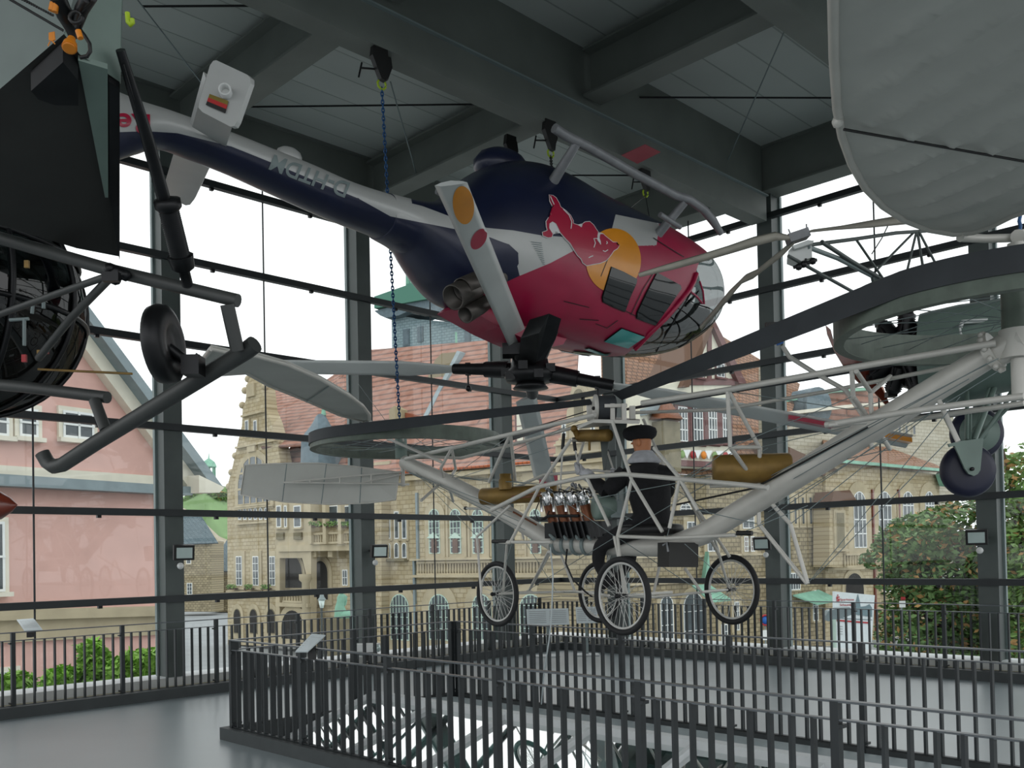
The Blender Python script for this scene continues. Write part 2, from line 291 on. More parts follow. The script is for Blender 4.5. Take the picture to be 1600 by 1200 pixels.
m = MB(); pl = [atz(x, y, 6.885) for x, y in ((971, 243), (1008, 226), (1032, 238), (996, 256))]; m.prism(pl, V(0, 0, .006)); tag(m.build('warning_plate', 'label_red'), 'red rectangular plate under the broad roof girder', 'sign')
# columns
CL = [(1.40, 'third'), (4.53, 'second'), (7.71, 'first'), (10.9, '')]
labL = ['steel wall column just left of the glass corner, behind the helicopter rotor hub', 'steel wall column with a floodlight behind the left pulley ring', 'steel wall column behind the round wheel and skid at left', 'steel wall column beyond the left edge of the picture']
labR = ['steel wall column behind the pilot, right of the glass corner', 'steel wall column behind the belt with the blue strap', 'steel wall column with a floodlight in front of the trees', 'steel wall column beyond the right edge']
def column(a, b, left, lab):
    m = MB(); ax = AX
    # box with outer mullion fin
    if left:
        m.box(W(a, -0.10, 3.8), (0.20, 0.26, 7.2), ax); m.box(W(a, 0.03, 3.8), (0.26, 0.03, 7.2), ax); m.box(W(a, -0.26, 3.8), (0.26, 0.06, 7.2), ax, 1)
    else:
        m.box(W(-0.10, b, 3.8), (0.26, 0.20, 7.2), ax); m.box(W(0.03, b, 3.8), (0.03, 0.26, 7.2), ax); m.box(W(-0.26, b, 3.8), (0.06, 0.26, 7.2), ax, 1)
    return tag(m.build('steel_column', ['steel_dark', 'steel_grey']), lab, 'column')
for i, (a, _) in enumerate(CL[:3]): column(a, 0, True, labL[i])
BCOL = [1.318, 4.557, 7.744]
for i, b in enumerate(BCOL): column(0, b, False, labR[i])
# glazed walls
for side, lab in (('left', 0), ('right', 1)):
    root = thing('wall_' + side, None, None, W(9, 0, 0) if side == 'left' else W(0, 9, 0), kind='structure')
    L = AMAX if side == 'left' else BMAX
    PW = (lambda t, d, z: W(t, d, z)) if side == 'left' else (lambda t, d, z: W(d, t, z))
    for i, z in enumerate(BZ):
        m = MB(); p0, p1 = PW(0.0 if side == 'left' else 0.045, 0.055, z), PW(L, 0.055, z); m.beam(p0, p1, .09, .09)
        m.build('transom', 'rail', root)
        br = MB(); t = 1.0
        for t in [x * 1.6 + 0.7 for x in range(int(L / 1.6))]:
            br.box(PW(t, 0.04, z - 0.055), (.05, .05, .05), AX)
        br.build('glass_bracket', 'black_metal', root)
    col = [c[0] for c in CL] if side == 'left' else BCOL + [10.9]
    edges = [0] + col + [L]
    for t0, t1 in zip(edges[:-1], edges[1:]):
        if t1 - t0 > 2:
            m = MB(); tm = (t0 + t1) / 2 + 0.15; m.tube([PW(tm, -0.02, 0.23), PW(tm, -0.02, 7.38)], 0.012, 6); m.build('hanger_rod', 'rail', root)
    g = MB(); zz = [0.23] + BZ + [7.38]
    p = [PW(-0.15 if side == 'left' else -0.15, -0.15, .23), PW(L, -0.15, .23), PW(L, -0.15, 7.38), PW(-0.15, -0.15, 7.38)]
    g.add(p, [(0, 1, 2, 3)]); g.build('glass', 'facade_glass', root)
# floodlights
def floodlight(px, py, a, b, left, lab):
    P = onp(px, py, W(a, 0.30, 0) if left else W(0.30, b, 0), UR if left else UL)
    wallp = W(a, 0.05, 0) if left else W(0.05, b, 0)
    root = thing('floodlight', lab, 'floodlight', P, 'floodlights on the wall columns')
    n = (UR if left else UL) * .9 + (UL if left else UR) * .25 + V(0, 0, -.15); n.normalize(); s = n.cross(ZZ).normalized(); u = s.cross(n)
    ax = (s, n, u)
    MB().box(P, (.26, .09, .20), ax).build('housing', 'black', root)
    MB().box(P + n * .048, (.235, .012, .175), ax).build('bezel', 'black', root)
    MB().box(P + n * .056, (.20, .01, .14), ax).build('lens', 'lamp_glass', root)
    q = P - n * .05; m = MB().tube([q, q - (UR if left else UL) * .2], .018, 6); m.build('bracket', 'black_metal', root)
    c = P + V(0, 0, -.18) - (UR if left else UL) * .1
    MB().ball(c, .045, 12).build('motion_sensor', 'white_paint', root)
    return root
floodlight(287, 863, 7.65, 0, True, 'floodlight on the column at far left in front of the stone houses')
floodlight(592, 861, 4.45, 0, True, 'floodlight on the second column, above the green statue')
floodlight(1191, 849, 0, 4.45, False, 'floodlight on the column right of the bicycle wheels')
floodlight(1526, 839, 0, 7.6, False, 'floodlight on the column in front of the trees')
# ---------------- railings ----------------
def railing(p0, p1, lab, nb=10, sp=1.27, h=0.98, ht=0.885, stuff_from=None, thick=1.0, t0=0.0, zb=0.13, mats=('rail', 'rail_top')):
    d = p1 - p0; L = d.length; d.normalize(); s = V(d.y, -d.x, 0); ax = (s, d, ZZ)
    root = thing('railing', lab, 'railing', p0)
    def at_(t, z): return p0 + d * t + ZZ * z
    MB().box(at_(L / 2, h), (.045, L, .012), ax).build('handrail', mats[1], root)
    MB().box(at_(L / 2, ht), (.04, L, .010), ax).build('top_rail', mats[1], root)
    MB().box(at_(L / 2, zb), (.03, L, .010), ax).build('bottom_rail', mats[0], root)
    pts = []; t = t0
    bal = []
    while t < L + .01:
        pts.append(t)
        for k in range(1, nb + 1):
            u = t + sp * k / (nb + 1)
            if u < L: bal.append(u)
        t += sp
    if t0 > 0.15:
        for k in range(1, nb + 1):
            u = t0 - sp * k / (nb + 1)
            if u > 0: bal.append(u)
    for t in pts:
        m = MB(); m.box(at_(t, (h) / 2), (.05, .045, h), ax); m.box(at_(t + .035, ht - .03), (.06, .02, .02), ax); m.box(at_(t + .035, zb + .03), (.06, .02, .02), ax); m.build('post', mats[0], root)
    def seen(u):
        q = unpx(at_(u, .5)); dist = (at_(u, .5) - EYE).length; return (q[0] < -60 or q[0] > 1660 or q[1] > 1400, dist)
    bal.sort(key=seen); rest = MB()
    for i, u in enumerate(bal):
        if i < 96: MB().box(at_(u, (ht + zb) / 2), (.043, .018, ht - zb), ax).build('baluster', mats[0], root)
        else: rest.box(at_(u, (ht + zb) / 2), (.043, .018, ht - zb), ax)
    if rest.v: rest.build('balusters', mats[0], root, kind='stuff')
    return root
railing(W(0.3, 0.3, 0), W(0.3, 13.0, 0), 'long dark steel railing along the right glass wall', t0=0.6)
railing(W(0.36, 0.3, 0), W(14.6, 0.3, 0), 'dark steel railing along the left glass wall', t0=0.55)
railing(W(A1, B_LEFT, 0), W(A1, B_LEFT + 10.5, 0), 'front railing of the stair void, nearest to the camera with the thickest bars', nb=9, sp=1.26, t0=0.02)
railing(W(A0, B_LEFT, 0), W(A0, B_LEFT + 10.5, 0), 'far railing of the stair void in front of the pale walkway', nb=9, sp=1.26, t0=0.05)
railing(W(A1 - .05, B_LEFT, 0), W(A0 + .05, B_LEFT, 0), 'short left end railing of the stair void below the left pulley ring', nb=9, sp=(A1 - A0 - .1) / 2)
# ---------------- skylight in the void ----------------
root = thing('skylight', 'sloping glass rooflight with pale frames inside the stair void', 'skylight', W((A0 + A1) / 2, B_LEFT + 5, -.4))
aR = ab(at(797, 1121, 8.86))[0]
Bs = [ab(atz(584, 1087, .25))[1] + 1.06 * i for i in range(11)]
lowA = A1 - 0.30
zr, zl = .25, -.14
def SK(a, b): return W(a, b, zr + (zl - zr) * (a - aR) / (lowA - aR))
for i in range(len(Bs) - 1):
    p = [SK(aR, Bs[i]), SK(aR, Bs[i + 1]), SK(lowA, Bs[i + 1]), SK(lowA, Bs[i])]
    MB().prism(p, V(0, 0, -.02)).build('glass_pane', 'roof_glass', root)
for b in Bs: MB().beam(SK(aR, b) + ZZ * .02, SK(lowA, b) + ZZ * .02, .045, .05).build('glazing_bar', 'sill', root)
MB().beam(SK(aR, Bs[0]), SK(aR, Bs[-1]), .12, .10).build('ridge_bar', 'sill', root)
MB().beam(SK(lowA, Bs[0]), SK(lowA, Bs[-1]), .10, .06).build('ridge_bar', 'sill', root)
MB().prism([W(aR - .05, Bs[0], .2), W(A0 + .12, Bs[0], .10), W(A0 + .12, Bs[-1], .10), W(aR - .05, Bs[-1], .2)], V(0, 0, -.08)).build('flashing', 'zinc', root)
# ---------------- label stands ----------------
def panel_stand(px, py, wpx, hpx, basepy, lab, tilt=0):
    P0 = atz(px, basepy, 0.0); Y = P0.y; s = Y / FPX
    root = thing('label_stand', lab, 'label stand', P0)
    c = at(px, py, Y); n = V(-px / 9000., -1, .45).normalized(); sx = V(1, .06, 0).normalized(); u = sx.cross(n) * -1; u = n.cross(sx); u = u if u.z > 0 else -u
    MB().box(c, (wpx * s, hpx * s * 1.05, .012), (sx, u, n)).build('panel', 'paper', root)
    MB().box((c + P0) / 2 + V(0, .04, 0), (.05, .03, (c.z - P0.z) - .02)).build('post', 'steel_grey', root)
    MB().box(P0 + V(0, 0, .015), (.42, .30, .02)).build('foot', 'sill', root)
    t = MB()
    for k in range(7): t.box(c + n * .008 + u * (hpx * s * (.36 - .12 * k)) - sx * wpx * s * .24, (wpx * s * .40, .006, .001), (sx, u, n))
    for k in range(7): t.box(c + n * .008 + u * (hpx * s * (.36 - .12 * k)) + sx * wpx * s * .24, (wpx * s * .40, .006, .001), (sx, u, n))
    t.build('lettering', 'text_grey', root)
panel_stand(856, 964, 66, 26, 1026, 'wide information panel on a post, left of its neighbour, near the glass corner')
panel_stand(917, 961, 34, 26, 1024, 'small square information panel on a post near the glass corner')
def rail_sign(corners, P0, n, lab, br):
    root = thing('rail_label', lab, 'label panel', P0)
    q = corners; nn = (q[1] - q[0]).cross(q[3] - q[0]).normalized(); nn = -nn if nn.z > 0 else nn
    MB().prism(q, nn * .012).build('panel', 'paper', root)
    c = sum(q, V(0, 0, 0)) / 4; t = MB(); u = q[1] - q[0]; v = q[3] - q[0]
    for k in range(6):
        a = q[0] + u * .1 + v * (.18 + .12 * k) - nn * .002; b = a + u * .8; t.beam(a, b, .003, .001)
    t.build('lettering', 'text_grey', root)
    MB().box(c + nn * .06 + V(0, 0, -.04), (.06, .06, .12)).build('bracket', 'black', root)
Ys = 11.2
rail_sign([at(26, 968, 11.5), at(53, 966, 11.5), at(66, 983, 11.1), at(38, 985, 11.1)], at(45, 985, 11.2), None, 'small white label tilted on the left wall railing', None)
rail_sign([at(487, 990, 8.3), at(508, 992, 8.25), at(480, 1018, 8.1), at(461, 1018, 8.15)], at(487, 1010, 8.2), None, 'white label panel clamped to the front void railing near its left corner', None)
P = at(574, 1012, 11.4); root = thing('spotlight', 'small white spotlight on the left end railing of the stair void', 'spotlight', P); MB().box(P, (.30, .12, .10)).build('housing', 'white_paint', root); MB().ball(P + V(.12, -.05, 0), .05).build('lens', 'lamp_glass', root); MB().box(P + V(0, 0, -.1), (.04, .04, .12)).build('clamp', 'black', root)
# ================= inverted helicopter =================
TA, TB = at(190, 200, 7.6), at(1100, 480, 12.4)
HD = V(TB.x - TA.x, TB.y - TA.y, 0).normalized(); HL = V(HD.y, -HD.x, 0)   # HL: towards the camera / right
def hp(px, py, off=0.0): return onp(px, py, TA + HL * off, HL)
HC = hp(850, 420)
heli = thing('helicopter', 'helicopter hanging upside down, dark blue, silver and red, skids on top', 'helicopter', V(HC.x, HC.y, HC.z - 1.2))
def section(x, yt, yb, hw, n=48, e=2.5, off=0.0):
    c0, c1 = hp(x, yt, off), hp(x, yb, off); c = (c0 + c1) / 2; hh = (c0 - c1) / 2; r = []
    for j in range(n):
        t = 2 * math.pi * j / n; ct, st = math.cos(t), math.sin(t)
        r.append(c + hh * (abs(ct) ** (2 / e)) * (1 if ct > 0 else -1) + HL * hw * (abs(st) ** (2 / e)) * (1 if st > 0 else -1))
    return r
def interp(st, xs):
    out = []
    for x in xs:
        for i in range(len(st) - 1):
            if st[i][0] <= x <= st[i + 1][0]:
                p0 = st[max(i - 1, 0)]; p1_ = st[i]; p2_ = st[i + 1]; p3 = st[min(i + 2, len(st) - 1)]
                t = (x - p1_[0]) / (p2_[0] - p1_[0]); o = [x]
                for k in (1, 2, 3):
                    m1 = (p2_[k] - p0[k]) / max(p2_[0] - p0[0], 1e-6) * (p2_[0] - p1_[0]); m2 = (p3[k] - p1_[k]) / max(p3[0] - p1_[0], 1e-6) * (p2_[0] - p1_[0])
                    o.append((2 * t ** 3 - 3 * t * t + 1) * p1_[k] + (t ** 3 - 2 * t * t + t) * m1 + (-2 * t ** 3 + 3 * t * t) * p2_[k] + (t ** 3 - t * t) * m2)
                out.append(o); break
    return out
def inpoly(q, poly):
    x, y = q; c = False; n = len(poly); j = n - 1
    for i in range(n):
        xi, yi = poly[i]; xj, yj = poly[j]
        if (yi > y) != (yj > y) and x < (xj - xi) * (y - yi) / (yj - yi) + xi: c = not c
        j = i
    return c
SIL1 = [(620, 312), (660, 322), (700, 337), (735, 345), (760, 356), (802, 360), (847, 368), (880, 370), (930, 372), (955, 362), (962, 335), (1034, 350), (1030, 384), (1000, 384), (960, 386), (896, 392), (860, 411), (812, 431), (808, 415), (810, 395), (795, 382), (766, 371), (711, 358), (650, 346), (610, 338), (560, 310), (570, 290)]
SIL2 = [(170, 130), (230, 140), (290, 160), (430, 215), (540, 270), (640, 300), (650, 343), (628, 340), (570, 314), (505, 288), (427, 255), (362, 229), (277, 208), (229, 205), (170, 207)]
REDP = [(715, 487), (760, 455), (812, 431), (860, 411), (896, 392), (930, 385), (1000, 384), (1026, 383), (1030, 350), (1110, 350), (1112, 440), (1115, 470), (1115, 560), (1000, 600), (700, 580), (715, 500)]
NOSEP = [(1087, 426), (1076, 452), (1040, 495), (992, 543), (975, 556), (980, 600), (1130, 600), (1130, 400), (1092, 410)]
PT = TA
def hcolor(c):
    d = (c - PT).dot(HL)
    if d < 0: c = c - HL * (2 * d)
    q = unpx(c)
    if inpoly(q, NOSEP): return 3
    if inpoly(q, REDP): return 2
    if inpoly(q, SIL1) or inpoly(q, SIL2): return 1
    return 0
def paint(m):
    for i, f in enumerate(m.f): m.m[i] = hcolor(sum((m.v[k] for k in f), V(0, 0, 0)) / len(f))
BODY = [(596, 306, 371, .28), (632, 316, 392, .33), (651, 320, 416, .40), (674, 318, 446, .48), (702, 299, 472, .58), (735, 272, 487, .68), (770, 260, 508, .74), (810, 262, 522, .77), (850, 277, 534, .78), (900, 306, 545, .78), (950, 331, 553, .78), (1000, 355, 556, .76), (1040, 376, 551, .68), (1065, 393, 538, .60), (1085, 415, 522, .48), (1096, 437, 508, .34), (1101, 460, 492, .16)]
N = 320
m = MB(); xs = [596 + 1.5 * k for k in range(337)]
m.loft([section(s[0], s[1], s[2], s[3], N, 2.35) for s in interp(BODY, xs)]); paint(m)
def snap(m, bvh):
    """slide the vertices between two colours onto the exact paint edge"""
    cols = {}
    for i, f in enumerate(m.f):
        for k in f: cols.setdefault(k, set()).add(m.m[i])
    segs = []
    for poly in (SIL1, SIL2, REDP, NOSEP):
        for i in range(len(poly)): segs.append((poly[i - 1], poly[i]))
    for k, cs in cols.items():
        if len(cs) < 2: continue
        v = m.v[k]; d = (v - PT).dot(HL); far = d < 0; vv = v - HL * (2 * d) if far else v; x, y = unpx(vv); best = (3.0, None)
        for (ax, ay), (bx, by) in segs:
            ex, ey = bx - ax, by - ay; L = ex * ex + ey * ey
            if L < 1e-6: continue
            t = max(0, min(1, ((x - ax) * ex + (y - ay) * ey) / L)); px, py = ax + t * ex, ay + t * ey; dd = math.hypot(px - x, py - y)
            if dd < best[0]: best = (dd, (px, py))
        if best[1] is None: continue
        dr = ray(*best[1]).normalized(); h = bvh.ray_cast(EYE, dr)
        if h[0] is None or (h[0] - vv).length > .06: continue
        m.v[k] = h[0] - HL * (2 * (h[0] - PT).dot(HL)) if far else h[0].copy()
_b0 = BVHTree.FromPolygons([tuple(v) for v in m.v], [tuple(f) for f in m.f]); snap(m, _b0)
# fuselage and nose glazing as separate parts
fus, nose = MB(), MB()
for i, f in enumerate(m.f):
    t = nose if m.m[i] == 3 else fus
    t.add([m.v[k] for k in f], [tuple(range(len(f)))], 0 if m.m[i] == 3 else m.m[i], True)
def weld(o):
    bm = bmesh.new(); bm.from_mesh(o.data); bmesh.ops.remove_doubles(bm, verts=bm.verts, dist=1e-4); bmesh.ops.recalc_face_normals(bm, faces=bm.faces); bm.to_mesh(o.data); bm.free()
BVH = BVHTree.FromPolygons([tuple(v) for v in m.v], [tuple(f) for f in m.f])
ofus = fus.build('fuselage', ['navy', 'silver', 'red_paint'], heli, fixn=False); weld(ofus)
onose = nose.build('nose_glazing', 'bubble_glass', heli, fixn=False); weld(onose)
BOOM = [(150, 132, 262, .2), (187, 148, 249, .20), (215, 160, 240, .20), (250, 172, 231, .20), (300, 190, 247, .21), (360, 212, 270, .22), (420, 236, 297, .23), (480, 260, 324, .24), (540, 287, 349, .26), (600, 307, 372, .29), (640, 318, 398, .34)]
m = MB(); m.loft([section(s[0], s[1], s[2], s[3], 120, 2.0) for s in interp(BOOM, list(range(150, 641, 2)))]); paint(m)
BVB = BVHTree.FromPolygons([tuple(v) for v in m.v], [tuple(f) for f in m.f])
snap(m, BVB); m.build('tail_boom', ['navy', 'silver', 'navy', 'navy'], heli)
def hitp(px, py, bvh, off=0.006):
    d = ray(px, py).normalized(); h = bvh.ray_cast(EYE, d)
    if h[0] is None: return None
    return h[0] + (h[1] if h[1].dot(d) < 0 else -h[1]) * off
def decal(polys, name, mt, bvh, parent, off=0.006, fb=None, step=8.0, mirror=None, label=None):
    """polys: pixel outlines laid on the body surface"""
    bm = bmesh.new()
    for poly in polys:
        vs = [bm.verts.new((x, y, 0)) for x, y in poly]
        try: bm.faces.new(vs)
        except Exception: pass
    bmesh.ops.triangulate(bm, faces=bm.faces[:])
    for it in range(5):
        le = [e for e in bm.edges if e.calc_length() > step]
        if not le: break
        bmesh.ops.subdivide_edges(bm, edges=le, cuts=1, use_grid_fill=False); bmesh.ops.triangulate(bm, faces=bm.faces[:])
    mm = MB(); vs = []; ok = []
    for v in bm.verts:
        p = hitp(v.co.x, v.co.y, bvh, off); ok.append(p is not None); vs.append(p or V(0, 0, 0))
    fs = [[v.index for v in f.verts] for f in bm.faces]
    bm.verts.index_update(); fs = [[v.index for v in f.verts] for f in bm.faces]; bm.free()
    fs = [f for f in fs if all(ok[i] for i in f)]
    if not fs: return None
    mm.add(vs, fs, 0, True)
    if mirror:
        m2 = MB(); uu = sorted({i for f in fs for i in f}); mq = {o_: n_ for n_, o_ in enumerate(uu)}
        m2.add([vs[i] - HL * 2 * (vs[i] - PT).dot(HL) for i in uu], [[mq[i] for i in f] for f in fs], 0, True); m2.build(name, mt, parent, fixn=False)
    used = sorted({i for f in mm.f for i in f}); mp = {o_: n_ for n_, o_ in enumerate(used)}
    mm.v = [mm.v[i] for i in used]; mm.f = [[mp[i] for i in f] for f in mm.f]
    return mm.build(name, mt, parent, label=label, fixn=False)
def z4(pts, x0=820, y0=280, s=4.287): return [(x0 + a / s, y0 + b / s) for a, b in pts]
sun = [(958 + 43 * math.cos(t), 407 + 50 * math.sin(t)) for t in arcpts(49, 0, 2 * math.pi)[:-1]]
decal([sun], 'yellow_disc', 'yellow_paint', BVH, heli, 0.006, mirror=True)
BULL = [(160, 110), (185, 115), (205, 130), (225, 165), (235, 190), (270, 215), (300, 245), (318, 280), (320, 300), (350, 310), (375, 325), (400, 345), (425, 340), (420, 320), (395, 315), (385, 300), (400, 290), (430, 288), (455, 310), (470, 335), (485, 355), (480, 385), (495, 400), (500, 370), (520, 370), (535, 385), (560, 405), (585, 425), (612, 425), (603, 440), (628, 445), (615, 465), (590, 480), (570, 510), (540, 545), (500, 562), (450, 570), (410, 578), (385, 560), (375, 535), (350, 510), (330, 480), (300, 430), (270, 400), (235, 360), (205, 300), (180, 285), (160, 300), (158, 330), (182, 370), (175, 390), (150, 392), (118, 380), (115, 358), (140, 350), (148, 345), (142, 320), (140, 285), (155, 262), (185, 258), (212, 270), (222, 240), (208, 215), (200, 190), (180, 180), (165, 150)]
def grow(poly, d):
    n = len(poly); ar = sum(poly[i][0] * poly[(i + 1) % n][1] - poly[(i + 1) % n][0] * poly[i][1] for i in range(n)); sg = 1 if ar > 0 else -1; out = []
    for i in range(n):
        a, b, c = poly[i - 1], poly[i], poly[(i + 1) % n]
        e1 = V(b[0] - a[0], b[1] - a[1], 0).normalized(); e2 = V(c[0] - b[0], c[1] - b[1], 0).normalized(); nn = V(e1.y + e2.y, -e1.x - e2.x, 0)
        nn = nn.normalized() if nn.length > 1e-3 else V(0, 0, 0); out.append((b[0] + nn.x * d * sg, b[1] + nn.y * d * sg))
    return out
decal([z4(grow(BULL, 5))], 'bull_outline', 'logo_white', BVH, heli, 0.010, mirror=True)
decal([z4(BULL)], 'bull_emblem', 'logo_red', BVH, heli, 0.014, mirror=True)
def stroke(pts, wd):
    L, R = [], []
    for i, p in enumerate(pts):
        a = pts[max(i - 1, 0)]; b = pts[min(i + 1, len(pts) - 1)]; d = V(b[0] - a[0], b[1] - a[1], 0).normalized()
        L.append((p[0] - d.y * wd, p[1] + d.x * wd)); R.append((p[0] + d.y * wd, p[1] - d.x * wd))
    return L + R[::-1]
S = [stroke(p, 3.0) for p in ([(250, 205), (290, 245), (308, 290), (302, 335)], [(455, 460), (465, 430), (455, 400), (480, 400)], [(515, 480), (530, 488), (550, 475)], [(420, 528), (435, 520), (450, 515)], [(165, 120), (178, 150), (190, 175)], [(540, 418), (546, 430), (538, 436)], [(500, 440), (497, 415), (480, 398)])]
decal([z4(p) for p in S], 'bull_lines', 'logo_white', BVH, heli, 0.018, mirror=True)
decal([z4([(480, 385), (495, 402), (500, 440), (478, 410)])], 'bull_horn', 'logo_white', BVH, heli, 0.018)
W1 = z4([(575, 588), (660, 625), (745, 670), (740, 700), (700, 790), (665, 885), (590, 855), (520, 820), (515, 790), (545, 690)]); W2 = z4([(880, 628), (1035, 712), (1042, 735), (960, 850), (870, 975), (800, 950), (745, 930), (748, 890), (810, 760)])
T1 = z4([(645, 995), (800, 1050), (690, 1125), (530, 1080)]); T2 = z4([(400, 1132), (430, 1125), (560, 1172), (520, 1172)])
for q, nm, mt in ((W1, 'side_window', 'dark_glass'), (W2, 'door_window', 'dark_glass'), (T1, 'roof_window', 'teal_glass'), (T2, 'roof_window', 'teal_glass')):
    decal([grow(q, .9)], 'window_seal', 'black', BVH, heli, 0.009, mirror=True)
    decal([q], nm, 'window_black' if mt == 'dark_glass' else 'window_teal', BVH, heli, 0.020, mirror=True)
# wiper rail, door lines, vents
LN = [stroke(p, 0.6) for p in ([(940, 464), (960, 474), (980, 487), (1000, 497)], [(938, 432), (950, 402), (962, 380)], [(985, 492), (1004, 452), (1022, 424)], [(930, 505), (948, 512), (965, 500)], [(905, 498), (935, 500)], [(880, 470), (920, 480)], [(1020, 372), (1045, 388), (1068, 402)])]
decal(LN, 'panel_lines', 'black', BVH, heli, 0.008, mirror=True)
vent = [stroke([(829 + 1.8 * k, 378 + 3.4 * k), (846 + .5 * k, 380 + 3.4 * k)], 0.45) for k in range(11)]
decal(vent, 'vent_slots', 'steel_grey', BVH, heli, 0.008, mirror=True)
decal([[(765, 372), (795, 382), (809, 395), (810, 412), (800, 428), (780, 425), (760, 400)]], 'intake_panel', 'navy', BVH, heli, 0.008, mirror=True)
# yellow stripe
# roof windows' glass, floor keel lip
def nosebar(pts, r=.016, mt='red_paint', nm='nose_frame', off=.012):
    ps = [hitp(x, y, BVH, off) for x, y in pts]; ps = [p for p in ps if p is not None]
    if len(ps) > 1: MB().tube(ps, r, 6).build(nm, mt, heli)
nosebar([(1087, 428), (1083, 440), (1076, 453), (1060, 473), (1040, 496), (1015, 520), (992, 544)], .03)
nosebar([(1078, 456), (1088, 464), (1096, 474)], .014); nosebar([(1090, 455), (1080, 468), (1070, 478)], .012, 'black_metal')
nosebar([(1092, 440), (1097, 455), (1099, 475)], .012, 'red_paint'); nosebar([(1078, 458), (1058, 492), (1040, 520), (1025, 548)], .010, 'black_metal', 'nose_frame')
nosebar([(1058, 540), (1070, 533), (1083, 520)], .010, 'black_metal', 'wiper', .03)
# cockpit seen dimly through the nose
MB().ball(hp(1052, 485), .28).build('seat_shell', 'black', heli); MB().box(hp(1075, 500), (.5, .35, .25)).build('instrument_panel', 'black_metal', heli)
# registration lettering
def text_outline(txt, size=1.0, bold=0.0):
    cu = bpy.data.curves.new('t', 'FONT'); cu.body = txt; cu.size = size; cu.offset = bold; cu.fill_mode = 'FRONT'
    o = bpy.data.objects.new('t', cu); C.objects.link(o); bpy.context.view_layer.update(); me = o.evaluated_get(bpy.context.evaluated_depsgraph_get()).to_mesh()
    vs = [Vector(v.co) for v in me.vertices]; fs = [list(p.vertices) for p in me.polygons]; o.to_mesh_clear(); bpy.data.objects.remove(o); bpy.data.curves.remove(cu); return vs, fs
def surf_text(txt, org, ex, ey, bvh, mt, name, parent, off=.008, bold=0.02):
    vs, fs = text_outline(txt, 1.0, bold); x0 = min(v.x for v in vs); x1 = max(v.x for v in vs); y1 = max(v.y for v in vs); y0 = min(v.y for v in vs)
    pts = []
    for v in vs:
        s_, t_ = (v.x - x0) / (x1 - x0), (v.y - y0) / (y1 - y0); pts.append((org[0] + ex[0] * s_ + ey[0] * t_, org[1] + ex[1] * s_ + ey[1] * t_))
    return decal([[pts[i] for i in f] for f in fs], name, mt, bvh, parent, off, step=3.0)
surf_text('D-HTDM', (547, 287), (-119, -45), (-9, 22), BVB, 'steel_grey', 'registration_lettering', heli)
surf_text('Re', (234, 179), (-52, -2), (0, 31), BVB, 'logo_red', 'tail_lettering', heli)
# belly bump, skids, struts (on top, as the machine hangs inverted)
m = MB(); m.ball(hp(783, 262), (.34, .25, .2), 14, ax=(HD, HL, ZZ)); m.build('belly_fairing', 'navy', heli)
MB().ball(hp(452, 243), (.13, .06, .08), 12, ax=(HD, HL, ZZ)).build('antenna_blister', 'silver', heli)
for off, nm in ((1.0, 0), (-1.0, 1)):
    def hq(x, y):
        p = hp(x, y, 1.0); return p - HL * (1.0 - off)
    sk = [hq(866, 200), hq(884, 212), hq(917, 228), hq(993, 272), hq(1055, 305), hq(1078, 312), hq(1100, 328), hq(1114, 345), hq(1127, 365)]
    o = MB().tube(sk, [.05] * 6 + [.05, .05, .035], 10).build('skid', 'alu', heli)
    for (x, y, bx, by) in ((901, 224, 862, 287), (1070, 316, 1018, 378)):
        top = hq(x, y); q = hp(bx, by, .62); q = q - HL * (.62 - (.62 if off > 0 else -.62)); MB().tube([top, (top + q) / 2, q], [.045, .05, .06], 10).build('skid_strut', 'alu', heli)
MB().tube([hp(1031, 335, 1.0), hp(1063, 355, 1.0)], .03, 8).build('step', 'alu', heli)
m = MB(); m.prism([hp(x, y, .22) for x, y in ((722, 477), (758, 449), (800, 440), (850, 450), (900, 505), (880, 538), (850, 545), (835, 536), (812, 526), (780, 511))], -HL * .44); m.build('roof_cowling', 'red_paint', heli)
# exhausts
for (x0, y0, x1, y1, r) in ((735, 452, 708, 465, .125), (748, 440, 722, 452, .11), (785, 428, 772, 440, .10), (750, 478, 727, 492, .085)):
    p0, p1 = hp(x0, y0, .45), hp(x1, y1, .50); d = (p1 - p0).normalized(); m = MB(); m.lathe(p0, p1 - p0, [(-.1, r * .9), (0, r), ((p1 - p0).length, r * 1.02), ((p1 - p0).length, r * .9), ((p1 - p0).length * .4, r * .85), ((p1 - p0).length * .4, .001)], 20); m.build('exhaust_pipe', 'exhaust', heli)
# tail plane with end plates
pa, pb = hp(350, 205), hp(322, 240)
sd = HL
nearc = [at(297, 190, 7.62), at(350, 222, 7.95)]; near_tip = planar([(318, 112), (372, 148)], ((297, 190, 7.62), (350, 222, 7.95), (318, 112, 6.75)))
m = MB(); m.prism([nearc[0], nearc[1], near_tip[1], near_tip[0]], V(.01, .02, -.035)); m.build('tail_plane', 'silver', heli)
m = MB(); m.prism(planar([(274, 230), (331, 254), (304, 311), (297, 320), (290, 321), (258, 306), (254, 298)], ((274, 236, 8.9), (329, 259, 9.1), (297, 320, 10.3))), V(.01, .02, .035)); m.build('tail_plane', 'silver', heli)
pl = [(333, 95), (338, 94), (385, 116), (391, 122), (391, 130), (370, 190), (366, 197), (360, 198), (316, 175), (310, 168), (311, 160), (328, 102)]
MB().prism([at(x, y, 6.7) for x, y in pl], V(.02, .035, 0)).build('end_plate', 'silver', heli)
fl = [at(328, 147, 6.69), at(357, 158, 6.69), at(352, 177, 6.69), at(322, 164, 6.69)]
